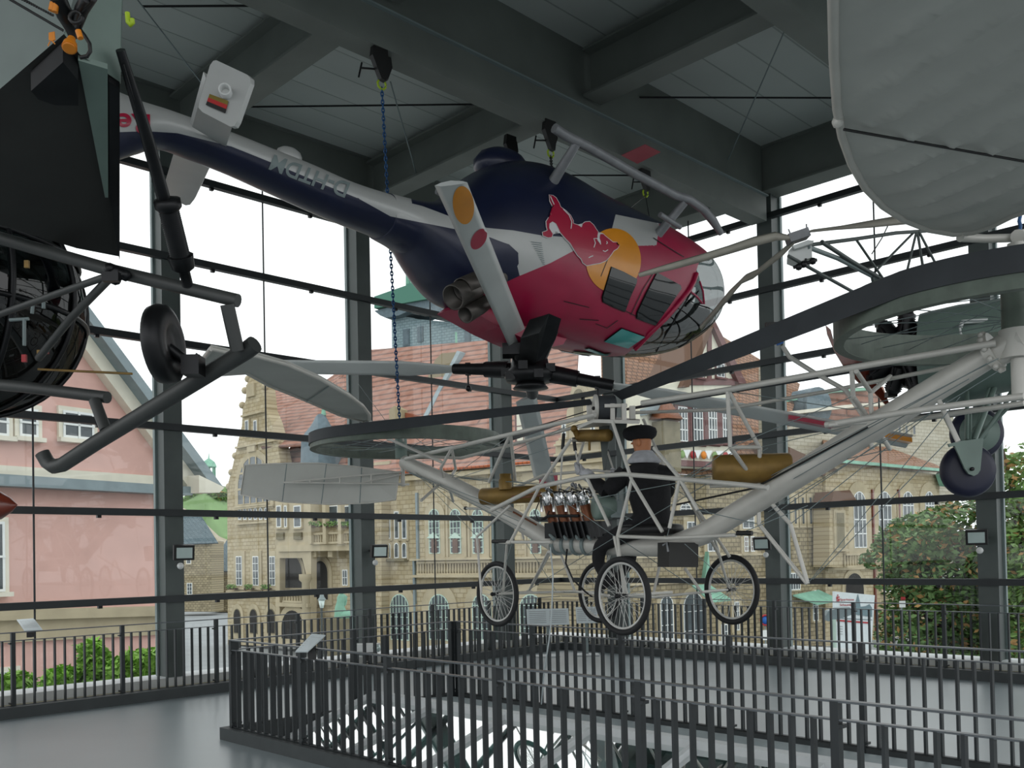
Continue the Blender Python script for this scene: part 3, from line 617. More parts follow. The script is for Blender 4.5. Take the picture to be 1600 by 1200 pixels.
for k, mt in enumerate(('flag_gold', 'flag_red', 'black')):
    t0, t1 = k / 3, (k + 1) / 3; MB().add
    mm = MB(); mm.prism([fl[0].lerp(fl[3], t0), fl[1].lerp(fl[2], t0), fl[1].lerp(fl[2], t1), fl[0].lerp(fl[3], t1)], V(-.001, -.004, 0)); mm.build('flag_stripe', mt, heli)
m = MB(); m.lathe(at(352, 142, 6.66), V(.15, -1, 0), [(-.04, .045), (.03, .045), (.03, .035), (-.03, .03)], 14); m.build('tail_light', 'white_paint', heli)
# rotor: mast, hub and four blades below the body
HUB = hp(828, 578)
mast_top = hp(862, 500, .3)
m = MB(); m.prism([hp(843, 520, .62), hp(858, 490, .80), hp(877, 498, .80), hp(868, 530, .60), hp(852, 560, .35), hp(838, 566, .3)], -HL * .3); m.build('rotor_mast', 'black_metal', heli)
m = MB(); d_ = (mast_top - HUB).normalized(); m.tube([HUB - d_ * .1, HUB + d_ * .5], [.13, .12], 12); m.build('rotor_shaft', 'black_metal', heli)
m = MB()
m.lathe(HUB, ZZ, [(-.16, .10), (-.13, .26), (-.05, .30), (.02, .22), (.12, .2), (.14, .08)], 20)
for k in range(10):
    a = k * .63; p = HUB + V(math.cos(a), math.sin(a), 0) * .27 + V(0, 0, random.uniform(-.1, .1)); m.box(p, (.1, .09, .09))
m.build('rotor_hub', 'black_metal', heli)
m = MB(); m.lathe(hp(829, 600), ZZ, [(-.07, .02), (-.05, .2), (0, .16), (.06, .05)], 16); m.build('swash_plate', 'black_metal', heli)
bl = {'A': (at(700, 290, 7.2), .30), 'B': (at(338, 572, 12.2), .27), 'C': (at(1421, 690, 9.6), .27), 'D': (at(862, 762, 14.6), .27)}
def blade(tip, root_r, chord, twist, nm, dec):
    d = (tip - HUB); L = d.length; d.normalize(); s = d.cross(ZZ).normalized(); u = s.cross(d); secs = []; n = 16
    for i in range(n + 1):
        t = i / n; r = root_r + (L - root_r) * t; wch = chord * min(1, .45 + 3.2 * t) if t < .18 else chord; a = twist; cs = s * math.cos(a) + u * math.sin(a); cu = -s * math.sin(a) + u * math.cos(a)
        c = HUB + d * r; secs.append([c + cs * (wch / 2 * x) + cu * (.018 * y) for x, y in ((1, 0), (.6, 1), (0, 1.4), (-.6, .9), (-1, 0), (-.6, -.5), (0, -.8), (.6, -.6))])
    o = MB().loft(secs).build('rotor_blade', 'blade_grey', heli)
    g = MB(); g.tube([HUB + d * .22, HUB + d * root_r], [.075, .06], 10); g.tube([HUB + d * .25, HUB + d * .55], [.10, .09], 8)
    g.build('blade_root', 'black_metal', heli)
    wgt = MB(); pw = HUB + d * (root_r - .18); wgt.box(pw, (.06, .06, .14)); wgt.tube([pw + V(0, 0, -.05), pw + V(0, 0, -.22)], .012, 6); wgt.ball(pw + V(0, 0, -.22), .035, 8); wgt.build('vibration_weight', 'black_metal', heli)
    return o
def blade_px(tipL, tipR, rootL, rootR, Yt, Yr, label=None):
    """a blade seen from its underside: four pixel corners at their own depths"""
    a, b, c, d = at(*tipL, Yt), at(*tipR, Yt), at(*rootR, Yr), at(*rootL, Yr); n = (b - a).cross(d - a).normalized(); n = n if n.z > 0 else -n; secs = []
    for i in range(17):
        t = i / 16; l, r = a.lerp(d, t), b.lerp(c, t); mid = (l + r) / 2
        secs.append([l, l.lerp(r, .2) + n * .02, mid + n * .03, l.lerp(r, .85) + n * .016, r, l.lerp(r, .8) - n * .008, mid - n * .012, l.lerp(r, .2) - n * .012])
    return MB().loft(secs).build('rotor_blade', 'blade_grey', heli, label=label), (a, b, c, d, n)
oA, (a, b, c, d, n) = blade_px((679, 290), (730, 285), (797, 545), (823, 520), 7.2, 10.2, 'blade with a yellow and a pink oval')
bv = BVHTree.FromPolygons([tuple(v.co + ORG[heli.name]) for v in oA.data.vertices], [tuple(p.vertices) for p in oA.data.polygons])
ov = lambda cx, cy, rx, ry, rot: [(cx + rx * math.cos(t) * math.cos(rot) - ry * math.sin(t) * math.sin(rot), cy + rx * math.cos(t) * math.sin(rot) + ry * math.sin(t) * math.cos(rot)) for t in arcpts(33, 0, 2 * math.pi)[:-1]]
def sub_decal(poly, nm, mt):
    o = decal([poly], nm, mt, bv, heli, .004); 
    if o: o.parent = oA
sub_decal(ov(724, 320, 16.5, 30, -.1), 'yellow_oval', 'yellow_paint'); sub_decal(ov(748, 373, 10.5, 18, .55), 'pink_oval', 'logo_red')
g = MB(); g.tube([HUB, at(812, 540, 10.2)], [.12, .10], 10); g.box(at(808, 548, 10.25), (.32, .25, .12)); g.build('blade_root', 'black_metal', heli)
blade(bl['B'][0], .95, .28, -.5, 'B', None); oc = blade(bl['C'][0], .95, .27, .42, 'C', None)
oD, _ = blade_px((834, 746), (869, 762), (806, 628), (838, 618), 14.4, 11.0, 'far blade with a pink end')
g = MB(); g.tube([HUB, at(832, 616, 11.0)], [.09, .07], 10); g.build('blade_root', 'black_metal', heli)
_dC = (bl['C'][0] - HUB).normalized()
tipc = bl['C'][0]; MB().box(tipc - _dC * .27, (.54, .275, .045), (_dC, _dC.cross(ZZ).normalized(), ZZ)).build('blade_end', 'yellow_paint', heli)
MB().box(tipc - _dC * 1.0, (.45, .272, .042), (_dC, _dC.cross(ZZ).normalized(), ZZ)).build('blade_band', 'logo_red', heli)
MB().box(at(857, 751, 14.3), (.28, .03, .16)).build('blade_end', 'logo_red', heli)
# beam clamps and hoisting cables
def clampo(px, py, z, lab, cable=None, chain=None):
    P = atz(px, py, z); root = thing('beam_clamp', lab, 'beam clamp', P, 'black beam clamps under the roof')
    m = MB(); m.prism([P + HD * x + ZZ * y for x, y in ((-.12, .18), (-.14, .05), (-.04, -.16), (.02, -.17), (.05, .0), (.04, .18))], HL * .06); m.build('jaw', 'black', root)
    m = MB(); m.prism([P + HD * x + ZZ * y - HL * .1 for x, y in ((.04, .18), (.06, .0), (.10, -.10), (.16, .05), (.14, .18))], HL * .06); m.build('jaw', 'black', root)
    m = MB(); m.tube([P + HD * -.05 + ZZ * -.05, P + HD * -.25 + ZZ * -.10], .01, 6); m.tube([P + HD * -.23 + ZZ * -.04, P + HD * -.27 + ZZ * -.2], .009, 6); m.build('spindle', 'black_metal', root)
    m = MB(); m.tube([P + ZZ * -.16 + HD * .05 * math.cos(t) + ZZ * .05 * math.sin(t) - ZZ * .03 for t in arcpts(9, 0, 6.0)], .012, 6); m.build('hook', 'hook_green', root)
    return P + ZZ * -.22
c1 = clampo(596, 103, 6.75, 'black beam clamp at top centre holding the long blue chain')
c2 = clampo(860, 215, 6.75, 'black beam clamp under the broad girder above the inverted helicopter')
c3 = clampo(799, 236, 7.15, 'black beam clamp on the cross beam touching the inverted helicopter')
c4 = clampo(1008, 280, 6.8, 'black beam clamp behind the skid of the inverted helicopter')
def chain(p0, p1, r, lab, nm='chain', mt='chain_blue', link=.05):
    m = MB(); L = (p1 - p0).length; d = (p1 - p0).normalized(); a, b = frame(d); k = 0; t = 0
    while t < L:
        s = a if k % 2 else b; c = p0 + d * (t + link / 2)
        m.tube([c + d * (link * .62 * math.cos(x)) + s * (link * .3 * math.sin(x)) for x in [2 * math.pi * i / 8 for i in range(8)]], r, 5, closed=True); t += link * .85; k += 1
    return tag(m.build(nm, mt), lab, 'chain')
chain(c1, at(624, 650, 10.6), .0065, 'long blue chain from the top clamp down to the left pulley ring', link=.045)
chain(c2, hp(863, 284), .006, 'short dark chain from a clamp to the belly of the inverted helicopter', mt='black_metal')
for q, lab in (((968, 338), 'thin cable from the rear clamp to the left belly point'), ((1020, 372), 'thin cable from the rear clamp to the skid strut')):
    tag(MB().tube([c4, hp(q[0], q[1])], .007, 5).build('cable', 'black_metal'), lab, 'cable')
# ================= dark grey helicopter at the left =================
left = thing('helicopter', 'dark grey helicopter cropped by the left edge, with skid tube and round wheel', 'helicopter', at(-200, 700, 5.8))
upv = V(0.05, -.25, 1).normalized() * 1.3
F3 = ((0, 140, 4.3), (100, 54, 4.1), (187, 401, 5.6)); fpl = lambda q: planar(q, F3)
fq = fpl([(-260, 360), (0, 139), (100, 53), (124, 84), (187, 128), (187, 401), (120, 388), (0, 352), (-260, 300)])
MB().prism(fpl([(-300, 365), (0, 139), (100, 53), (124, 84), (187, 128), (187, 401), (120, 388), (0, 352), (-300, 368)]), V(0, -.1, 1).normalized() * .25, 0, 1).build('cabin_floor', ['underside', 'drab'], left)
m = MB(); m.prism([p + V(0, 0, -.03) for p in fpl([(122, 84), (168, 98), (169, 300), (164, 300)])], V(0, 0, .025)); m.build('side_flange', 'green_grey', left)
m = MB(); m.prism([p + V(0, 0, -.03) for p in fpl([(170, 118), (187, 128), (187, 401), (171, 300)])], V(0, 0, .025)); m.build('side_beam', 'black_metal', left)
sa, sb_, sc2 = fpl([(0, 139), (100, 53), (187, 128)])
nn = (sb_ - sa).cross(V(.02, -.35, 1)).normalized(); wallp = lambda x, y: onp(x, y, sb_, nn)
MB().prism([wallp(x, y) for x, y in ((-200, 310), (0, 139), (100, 53), (114, 0), (130, -120), (-200, -120))], V(.0, .06, 0.02)).build('side_skin', 'drab', left)
n2 = (sc2 - sb_).cross(V(.1, -.2, 1)).normalized()
MB().prism([onp(x, y, sb_, n2) for x, y in ((100, 53), (124, 84), (187, 128), (189, 40), (192, -60), (120, -60), (112, 0))], V(-.02, .06, 0.02)).build('side_skin', 'green_grey', left)
riv = MB()
for k in range(26): 
    p = at(10 + 3.6 * k, -2 + 1.85 * k, 4.05); riv.ball(p + V(0, -.10, 0), .006, 6)
    p = at(28 + 2.8 * k, 4 + 1.6 * k, 4.05); riv.ball(p + V(0, -.10, 0), .005, 6)
riv.build('rivets', 'black', left, kind='stuff')
MB().tube([at(10, -4, 3.92), at(99, 48, 3.98)], .006, 5).build('panel_seam', 'black', left)
# cables, connectors, beacon
m = MB(); m.tube([at(90, -5, 3.7), at(100, 20, 3.75), at(113, 40, 3.85), at(116, 48, 3.9)], .035, 8); m.tube([at(135, -5, 3.6), at(126, 12, 3.7), at(120, 36, 3.8)], .022, 8); m.tube([at(146, -5, 3.6), at(132, 16, 3.7), at(122, 40, 3.8)], .018, 8); m.build('cable_bundle', 'black_metal', left)
m = MB(); m.tube([at(x, y, 3.8) for x, y in ((119, 38), (124, 45), (132, 55), (140, 68), (141, 80), (136, 88), (125, 90))], .008, 6); m.build('cable', 'black', left); m = MB(); m.tube([at(119 + 10 * math.cos(t), 27 + 9 * math.sin(t), 3.7) for t in arcpts(14, 0, 6)], .008, 6); m.build('cable', 'black', left)
for x0, y0, x1, y1 in ((80, 17, 84, 0), (86, 19, 88, 2), (122, 48, 126, 60)): MB().tube([at(x0, y0, 3.7), at(x1, y1, 3.7)], .012, 8).build('connector', 'orange', left)
m = MB(); p = at(110, 68, 3.8); m.lathe(p, V(0, -.4, -1), [(-.03, .015), (0, .02), (.012, .024), (.03, .028), (.03, .022)], 16); m.lathe(p, V(0, -.4, -1), [(-.02, .012), (0, .026), (.025, .03)], 16); m.build('beacon', 'orange', left)
m = MB(); m.prism([at(x, y, 4.0) for x, y in ((76, 51), (85, 49), (86, 62), (80, 64), (76, 62))], V(0, .005, 0)); m.tube([at(78, 65, 4.0), at(75, 72, 4.0)], .003, 4); m.tube([at(82, 64, 4.0), at(86, 69, 4.0)], .003, 4); m.build('warning_label', 'orange', left)
m = MB(); m.prism([p + V(0, 0, -.10) for p in fpl([(48, 108), (98, 62), (122, 92), (122, 132), (85, 131), (60, 122)])], V(0, 0, .09)); m.build('equipment_box', 'black_metal', left)
m = MB(); m.tube([at(38, 145, 4.55), at(37, 170, 4.6)], .045, 10); m.tube([at(37, 165, 4.6), at(37, 272, 4.95)], .028, 10); m.build('floor_pipe', 'blade_grey', left)
m = MB(); m.tube([at(26, 172, 4.57), at(32, 166, 4.55), at(46, 163, 4.57)], .012, 6); m.build('pipe_clamp', 'black', left); MB().tube([at(29, 236, 4.72), at(31, 225, 4.7), at(45, 215, 4.7)], .006, 6).build('cable_tie', 'white_paint', left)
# strut, tubes, skid
m = MB(); m.tube([at(188, 78, 4.3), at(230, 215, 4.6), at(258, 318, 4.9)], [.022, .032, .036], 10); m.tube([at(192, 100, 4.31), at(256, 315, 4.86)], .006, 5); m.build('wheel_strut', 'black_metal', left)
m = MB(); pts = [at(262, 322, 4.92).lerp(at(284, 410, 5.1), t) for t in arcpts(60, 0, 1)]; m.tube(pts, [.055 if i % 2 else .048 for i in range(60)], 12); m.build('spring', 'black_metal', left)
m = MB(); m.lathe(at(262, 318, 4.9), pts[5] - pts[0], [(-.03, .03), (-.02, .07), (.02, .07), (.04, .05)], 12); m.build('spring_collar', 'black_metal', left); m = MB(); m.lathe(at(284, 408, 5.1), pts[5] - pts[0], [(-.03, .07), (.04, .06), (.06, .03), (.14, .03)], 12); m.build('spring_collar', 'black_metal', left)
def tb(pts, r, nm, mt='dark_grey', n=12): return MB().tube(pts, r, n).build(nm, mt, left)
tb([at(-120, 345, 5.6), at(0, 372, 5.5), at(180, 424, 5.3), at(372, 470, 5.15)], .037, 'cross_tube'); tb([at(-100, 592, 6.8), at(40, 605, 6.5), at(168, 621, 6.25)], .040, 'cross_tube')
tb([at(355, 476, 5.12), at(371, 548, 5.2)], .038, 'skid_post'); tb([at(148, 626, 6.22), at(165, 672, 6.15)], .038, 'skid_post')
m = MB(); m.tube([at(398, 538, 5.25), at(385, 548, 5.28), at(150, 692, 6.15), at(98, 726, 6.4), at(84, 729, 6.45), at(74, 722, 6.5), at(66, 708, 6.5)], .05, 14); m.build('skid', 'dark_grey', left)
tb([at(172, 430, 5.3), at(80, 462, 5.6), at(-20, 498, 5.9)], .020, 'brace', 'dark_grey'); tb([at(172, 434, 5.3), at(110, 498, 5.9), at(60, 560, 6.3)], .024, 'brace', 'dark_grey')
m = MB()
for x, y in ((183, 425), (190, 428), (172, 420), (196, 430), (180, 436)): m.ball(at(x, y, 5.22), .035, 8)
m.box(at(174, 433, 5.15), (.09, .04, .05)); m.build('tube_joint', 'black_metal', left)
m = MB(); c = at(256, 538, 5.3); ax = V(1, -.05, .05).normalized(); m.lathe(c - ax * .06, ax, [(0, .05), (0, .17), (.02, .215), (.06, .225), (.10, .215), (.12, .17), (.12, .11), (.10, .08), (.10, .02)], 36); m.build('wheel', 'black_metal', left)
m = MB(); m.box(at(302, 572, 5.35), (.10, .12, .11)); m.tube([c, at(302, 572, 5.35)], .03, 8); m.tube([at(296, 570, 5.3), at(308, 552, 5.3)], .006, 5); m.tube([at(302, 570, 5.3), at(312, 554, 5.3)], .004, 5); m.build('wheel_mount', 'black_metal', left)
# glazed nose
cN = at(-70, 470, 7.4); ax3 = (V(1, .15, 0).normalized(), V(-.15, 1, 0).normalized(), ZZ)
m = MB(); m.ball(cN, (.94, 1.1, .92), 32, ax=ax3); onb = m.build('nose_glazing', 'smoke_glass', left)
m = MB(); m.ball(cN + V(-.25, .1, .05), (.62, .6, .62), 20, ax=ax3); m.build('cabin_interior', 'black', left)
m = MB()
for tilt in (-.5, .15, .75):
    m.tube([cN + ax3[0] * .95 * math.cos(t) * math.cos(tilt) + ax3[1] * -1.11 * math.cos(t) * math.sin(tilt) + ZZ * .93 * math.sin(t) for t in arcpts(30, -1.5, 1.5)], .022, 6)
for zz in (-.15, .35): m.tube([cN + ax3[0] * .95 * math.sqrt(1 - (zz / .93) ** 2) * math.cos(t) + ax3[1] * 1.11 * math.sqrt(1 - (zz / .93) ** 2) * math.sin(t) + ZZ * zz for t in arcpts(40, -2.2, 1.2)], .02, 6)
m.build('nose_frame', 'black_metal', left)
for x0, y0, x1, y1 in ((15, 500, 45, 498), (38, 498, 38, 540), (68, 465, 68, 482), (52, 470, 50, 490)): MB().tube([at(x0, y0, 6.45), at(x1, y1, 6.45)], .012, 6).build('cockpit_fitting', 'steel_grey', left)
for x, y, mt in ((38, 560, 'red'), (72, 547, 'red'), (62, 553, 'brass'), (42, 413, 'brass')): MB().box(at(x, y, 6.3), (.03, .02, .05)).build('marker_tag', mt, left)
MB().tube([at(60, 577, 6.7), at(206, 584, 6.3)], .009, 6).build('pitot_tube', 'brass', left)
m = MB(); m.lathe(at(-25, 790, 6.4), V(1, 0, 0), [(-1.8, .05), (-1.2, .12), (0, .12), (.1, .10), (.18, .05), (.225, .005)], 16); m.build('float', 'wood', left); tb([at(-200, 790, 6.4), at(-200, 700, 6.6), at(-180, 600, 6.9)], .03, 'float_strut')
tag(MB().tube([at(199, 20 + 6 * math.sin(0), 3.9), at(200, 34, 3.9), at(204, 39, 3.9), at(207, 35, 3.9), at(206, 30, 3.9)], .011, 8).build('hook', 'hook_green'), 'bright green hook at the top left corner', 'hook')
# ================= open frame rotor machine with pilot =================
PL_, PR_ = at(632, 722, 11.0), at(1560, 548, 6.3)
QD = V(PR_.x - PL_.x, PR_.y - PL_.y, 0).normalized(); QN = V(-QD.y, QD.x, 0); QN = QN if QN.y > 0 else -QN      # QN points away from the camera
def q(px, py, v=0.0): return onp(px, py, PL_ + QN * v, QN)
QC = q(1000, 850)
quad = thing('rotor_machine', 'white tube frame flying machine on four bicycle wheels with pulley rings at its ends', 'flying machine', V(QC.x, QC.y, QC.z - .8))
def T(pts, r, nm='frame_tube', mt='cream_paint', n=10, v=None): return MB().tube([p if isinstance(p, Vector) else q(*p) for p in pts], r, n).build(nm, mt, quad)
def Wr(a, b, r=.0035): return MB().tube([a if isinstance(a, Vector) else q(*a), b if isinstance(b, Vector) else q(*b)], r, 4)
NV, FV = -.42, .42
# main booms
m = MB(); m.tube([q(632, 722), q(700, 753), q(780, 796), q(868, 849)], [.078, .086, .09, .092], 20); m.build('main_boom', 'cream_paint', quad)
m = MB(); m.tube([q(868, 849), q(950, 853), q(1042, 855)], [.088, .088, .088], 20); m.build('main_boom', 'cream_paint', quad)
m = MB(); m.tube([q(1042, 855), q(1100, 834), q(1200, 772), q(1330, 690), q(1440, 621), q(1556, 549)], [.088, .092, .096, .10, .094, .085], 22); m.build('main_boom', 'cream_paint', quad)
for x in (872, 887, 903, 919):
    c = q(x, 851); m = MB(); m.lathe(c - QD * .02, QD, [(0, .105), (.035, .105)], 20); m.tube([c + V(0, 0, .08), c + V(0, 0, .2) - QN * .04 - QD * .08], .012, 6); m.build('pipe_clamp', 'steel_grey', quad)
# upper chords and posts (left side)
T([(634, 717, NV * .3), (706, 700, NV * .6), (796, 679, NV), (930, 648, NV)], .021); T([(640, 712, FV * .3), (720, 716, FV), (800, 695, FV), (925, 660, FV)], .018)
for a, b in (((706, 700, NV * .6), (689, 731, NV * .5)), ((706, 700, NV * .6), (712, 733, FV)), ((689, 731, NV * .5), (695, 752, 0)), ((712, 733, FV), (700, 752, 0)), ((797, 679, NV), (764, 753, -.2)), ((798, 680, NV), (805, 752, 0)), ((692, 752, 0), (658, 782, -.5)), ((700, 755, 0), (708, 783, .3))): T([a, b], .016)
T([(605, 685, -.2), (640, 700, -.3), (690, 722, -.2)], .017); T([(578, 658, -.2), (605, 680, -.2)], .017); T([(618, 664, -.1), (627, 664, -.1), (630, 690, -.05)], .012)
# mast at left carrying the ring and blade frame
def vcyl(px, y0, y1, r, nm, mt, v=0.0, n=18):
    a, b = q(px, y0, v), q(px, y1, v); b = V(a.x, a.y, b.z); return MB().tube([a, b], r, n).build(nm, mt, quad)
vcyl(627, 716, 678, .07, 'mast', 'green_grey'); vcyl(629, 724, 760, .025, 'mast_foot', 'cream_paint'); MB().box(q(630, 757), (.14, .05, .02)).build('mast_bracket', 'cream_paint', quad)
# right mast: casting and cylinder
vcyl(1590, 560, 515, .11, 'mast', 'cream_paint'); vcyl(1590, 530, 440, .095, 'mast', 'ring_green'); vcyl(1590, 452, 380, .055, 'mast', 'cream_paint'); vcyl(1592, 560, 625, .05, 'mast_foot', 'cream_paint')
m = MB(); cR = q(1562, 548); m.tube([q(1548, 556), q(1600, 528)], [.095, .11], 18); m.build('gear_casting', 'cream_paint', quad)
m = MB(); m.lathe(cR - QD * .05, q(1600, 528) - q(1548, 556), [(-.03, .13), (.03, .13)], 24)
for k in range(12):
    a_, b_ = frame((q(1600, 528) - q(1548, 556)).normalized()); t = k * math.pi / 6; m.ball(cR - QD * .05 + (a_ * math.cos(t) + b_ * math.sin(t)) * .14, .022, 6)
m.build('bolted_flange', 'cream_paint', quad)
# pulley rings
def ring(c, R, h, nm_lab, tilt=V(0, 0, 1), nsp=28):
    a = tilt.normalized(); e1, e2 = frame(a); n = 72; m = MB(); th = .012
    pr = [(R, h / 2), (R - th, h / 2), (R - th, -h / 2 + .0), (R - .07, -h / 2), (R - .07, -h / 2 - .01), (R, -h / 2 - .01)]
    rings_ = [[c + (e1 * math.cos(t) + e2 * math.sin(t)) * r + a * z for r, z in pr] for t in [2 * math.pi * i / n for i in range(n)]]
    m.loft(rings_ + [rings_[0]], caps=False, smooth=False); o = m.build('pulley_ring', 'ring_green', quad, label=nm_lab)
    for k in range(nsp):
        t = 2 * math.pi * k / nsp; p = c + (e1 * math.cos(t) + e2 * math.sin(t)) * (R - .02); t2 = t + (.5 if k % 2 else -.5)
        h_ = c + (e1 * math.cos(t2) + e2 * math.sin(t2)) * .06 + a * (.12 if k % 2 else -.06); MB().tube([p, h_], .0035, 4).build('ring_spoke', 'steel_grey', quad)
    for k in range(4):
        t = 2 * math.pi * k / 4 + .4
    return e1, e2, a
cL = at(634, 688, 11.0); ringL_R = 1.10
ring(cL - ZZ * .03, ringL_R, .14, 'smaller far ring')
cRr = at(1592, 478, 6.45); ringR_R = 1.21
ring(cRr - ZZ * .04, ringR_R, .24, 'larger near ring')
# flat belts: a band round each ring and two runs to the drum
drum = q(952, 636, -.1)
def band(c, R, h, a0, a1, nm='drive_belt'):
    n = 50; secs = []
    for i in range(n + 1):
        t = a0 + (a1 - a0) * i / n; d = V(math.cos(t), math.sin(t), 0); secs.append([c + d * (R + .004) + ZZ * h / 2, c + d * (R + .012) + ZZ * h / 2, c + d * (R + .012) - ZZ * h / 2, c + d * (R + .004) - ZZ * h / 2])
    return secs
def belt_run(c, R, h, p_end, side, arc, nm='drive_belt'):
    # tangent from the ring to p_end
    d = V(p_end.x - c.x, p_end.y - c.y, 0); L = d.length; base = math.atan2(d.y, d.x); ac = math.acos(R / L); ta = base + side * ac
    secs = band(c, R, h, ta + side * arc, ta)
    tp = c + V(math.cos(ta), math.sin(ta), 0) * R; nn = V(math.cos(ta), math.sin(ta), 0); end = Vector(p_end); n = 16; dn = V(0, 0, 1)
    for i in range(1, n + 1):
        t = i / n; c_ = tp.lerp(end, t); h2 = h * (1 - .25 * t); ang = t * 1.1; up = ZZ * math.cos(ang) + nn * math.sin(ang) * .9; th = nn * .006
        secs.append([c_ + up * h2 / 2 + th, c_ + up * h2 / 2 + th * 2, c_ - up * h2 / 2 + th * 2, c_ - up * h2 / 2 + th])
    return MB().loft(secs, caps=True, smooth=False).build(nm, 'belt', quad)
E1 = q(966, 620, -.15)
belt_run(cRr, ringR_R, .15, E1, -1, 2.3) if False else None
def camside(c, R, p_end):
    best = None
    for sd_ in (-1, 1):
        d = V(p_end.x - c.x, p_end.y - c.y, 0); ta = math.atan2(d.y, d.x) + sd_ * math.acos(R / d.length); tp = c + V(math.cos(ta), math.sin(ta), 0) * R
        if best is None or tp.y < best[1]: best = (sd_, tp.y)
    return best[0]
sR = camside(cRr, ringR_R, E1); belt_run(cRr, ringR_R, .16, E1, sR, 2.0); belt_run(cRr, ringR_R, .10, q(975, 640, .1), -sR, .4)
E2 = q(925, 628, -.15); sL = camside(cL, ringL_R, E2); belt_run(cL, ringL_R, .12, E2, sL, 2.4); belt_run(cL, ringL_R, .08, q(930, 645, .1), -sL, .3)
# blue straps and belt guide tube
def strap(px, py, c, Y, w_=.10, h_=.16):
    p = at(px, py, Y); m = MB(); m.box(p, (.05, .03, h_), (V(.94, 0, .3).normalized(), V(0, 1, 0), V(-.3, 0, .94).normalized())); return m.build('strap', 'blue', quad)
strap(1214, 523, None, 7.35); MB().box(at(1205, 508, 7.36), (.09, .04, .04)).build('belt_guide', 'black', quad)
strap(608, 671, None, 10.0, h_=.11); MB().box(at(607, 660, 10.0), (.09, .04, .04)).build('belt_guide', 'black', quad)
T([at(1222, 540, 7.4), at(1234, 558, 7.4), at(1272, 582, 7.35), at(1322, 610, 7.3), q(1352, 655, -.05)], .018)
# right side chords, posts
T([(1003, 630, NV), (1137, 609, NV), (1329, 575, NV), (1556, 536, NV * .3)], .023); T([(985, 645, FV), (1130, 640, FV), (1290, 612, FV), (1500, 570, FV)], .016)
for a, b in (((1137, 611, NV), (1141, 699, NV)), ((1139, 612, NV), (1187, 700, -.1)), ((1141, 699, NV), (1182, 755, 0)), ((1187, 699, -.1), (1186, 760, 0)), ((1141, 699, NV), (1187, 699, -.1)),
             ((1331, 578, NV), (1333, 620, NV * .8)), ((1333, 620, NV * .8), (1356, 652, 0)), ((1338, 580, NV), (1360, 612, .0)), ((1360, 612, 0), (1362, 655, 0)), ((1391, 588, FV), (1360, 614, 0)),
             ((1356, 666, 0), (1363, 702, 0)), ((1368, 668, 0), (1391, 702, .2)), ((1467, 626, -.2), (1497, 690, -.2))): T([a, b], .017)
T([(1290, 664, NV), (1420, 643, NV), (1600, 619, NV)], .022); T([(1300, 672, FV), (1450, 652, FV), (1600, 630, FV)], .020)
T([(1352, 660, -.2), (1322, 662, -.4), (1295, 664, -.45)], .016)
# cockpit frame, near and far trusses
for v in (NV, FV):
    def s_(pts, r=.016): T([(x, y, v) for x, y in pts], r)
    if v < 0:
        s_([(768, 797), (840, 761), (915, 745), (975, 741), (1025, 745), (1100, 752), (1165, 758), (1200, 762)], .021)
        for a, b in (((957, 659), (987, 750)), ((1022, 700), (1062, 747)), ((987, 750), (965, 838)), ((987, 750), (1035, 831)), ((1062, 748), (1046, 825)), ((1062, 748), (1090, 797)), ((917, 747), (952, 822)), ((892, 687), (845, 757)), ((845, 757), (797, 848)), ((800, 847), (862, 847)), ((965, 838), (1042, 841)), ((1042, 841), (1150, 836)), ((960, 838), (979, 928)), ((797, 848), (770, 846))): s_([a, b])
    else:
        s_([(790, 768), (850, 742), (930, 735), (1040, 745), (1140, 760)], .016)
        for a, b in (((1005, 655), (1040, 735)), ((912, 690), (900, 732)), ((1062, 752), (1125, 870)), ((865, 854), (825, 926)), ((873, 857), (898, 923)), ((1033, 872), (1020, 933)), ((1070, 888), (1096, 925)), ((1090, 797), (1140, 870))): s_([a, b], .014)
T([(1022, 700, NV), (1062, 747, FV)], .014); T([(892, 687, NV), (912, 690, FV)], .014)
# undercarriage members to each wheel
WH = [('near', at(972, 931, 7.95), .300), ('right', at(1143, 921, 8.95), .300), ('left', at(777, 928, 9.6), .300), ('far', at(937, 925, 10.2), .300)]
PF = V(-.70, .714, 0).normalized()      # rolling direction
AXL = V(PF.y, -PF.x, 0)
def wheel(c, R, lab):
    t = MB(); n = 48; t.tube([c + PF * R * .92 * math.cos(a) + ZZ * R * .92 * math.sin(a) * 1.12 for a in [2 * math.pi * i / n for i in range(n)]], .026, 10, closed=True)
    o = t.build('tyre', 'rubber', quad); R2 = R * .82
    rm = MB(); rm.tube([c + PF * R2 * math.cos(a) + ZZ * R2 * math.sin(a) * 1.12 for a in [2 * math.pi * i / n for i in range(n)]], .012, 8, closed=True); rm.build('rim', 'alu_rim', quad)
    hb = MB(); hb.tube([c - AXL * .06, c + AXL * .06], .018, 12); hb.ball(c - AXL * .07, .022, 8); hb.build('wheel_hub', 'black_metal', quad)
    sp = MB()
    for k in range(32):
        a = 2 * math.pi * k / 32; a2 = a + (.9 if k % 2 else -.9); h = c + AXL * (.04 if k % 4 < 2 else -.04) + PF * .02 * math.cos(a2) + ZZ * .02 * math.sin(a2)
        sp.tube([h, c + PF * R2 * math.cos(a) + ZZ * R2 * math.sin(a) * 1.12], .0022, 4, caps=False)
    sp.build('wheel_spokes', 'alu_rim', quad)
mat('alu_rim', 'c4c4c0', 0.35, 0.3, 0.05, 8)
for nm, c, R in WH: wheel(c, R, nm)
wA, wB, wC, wD = [w[1] for w in WH]
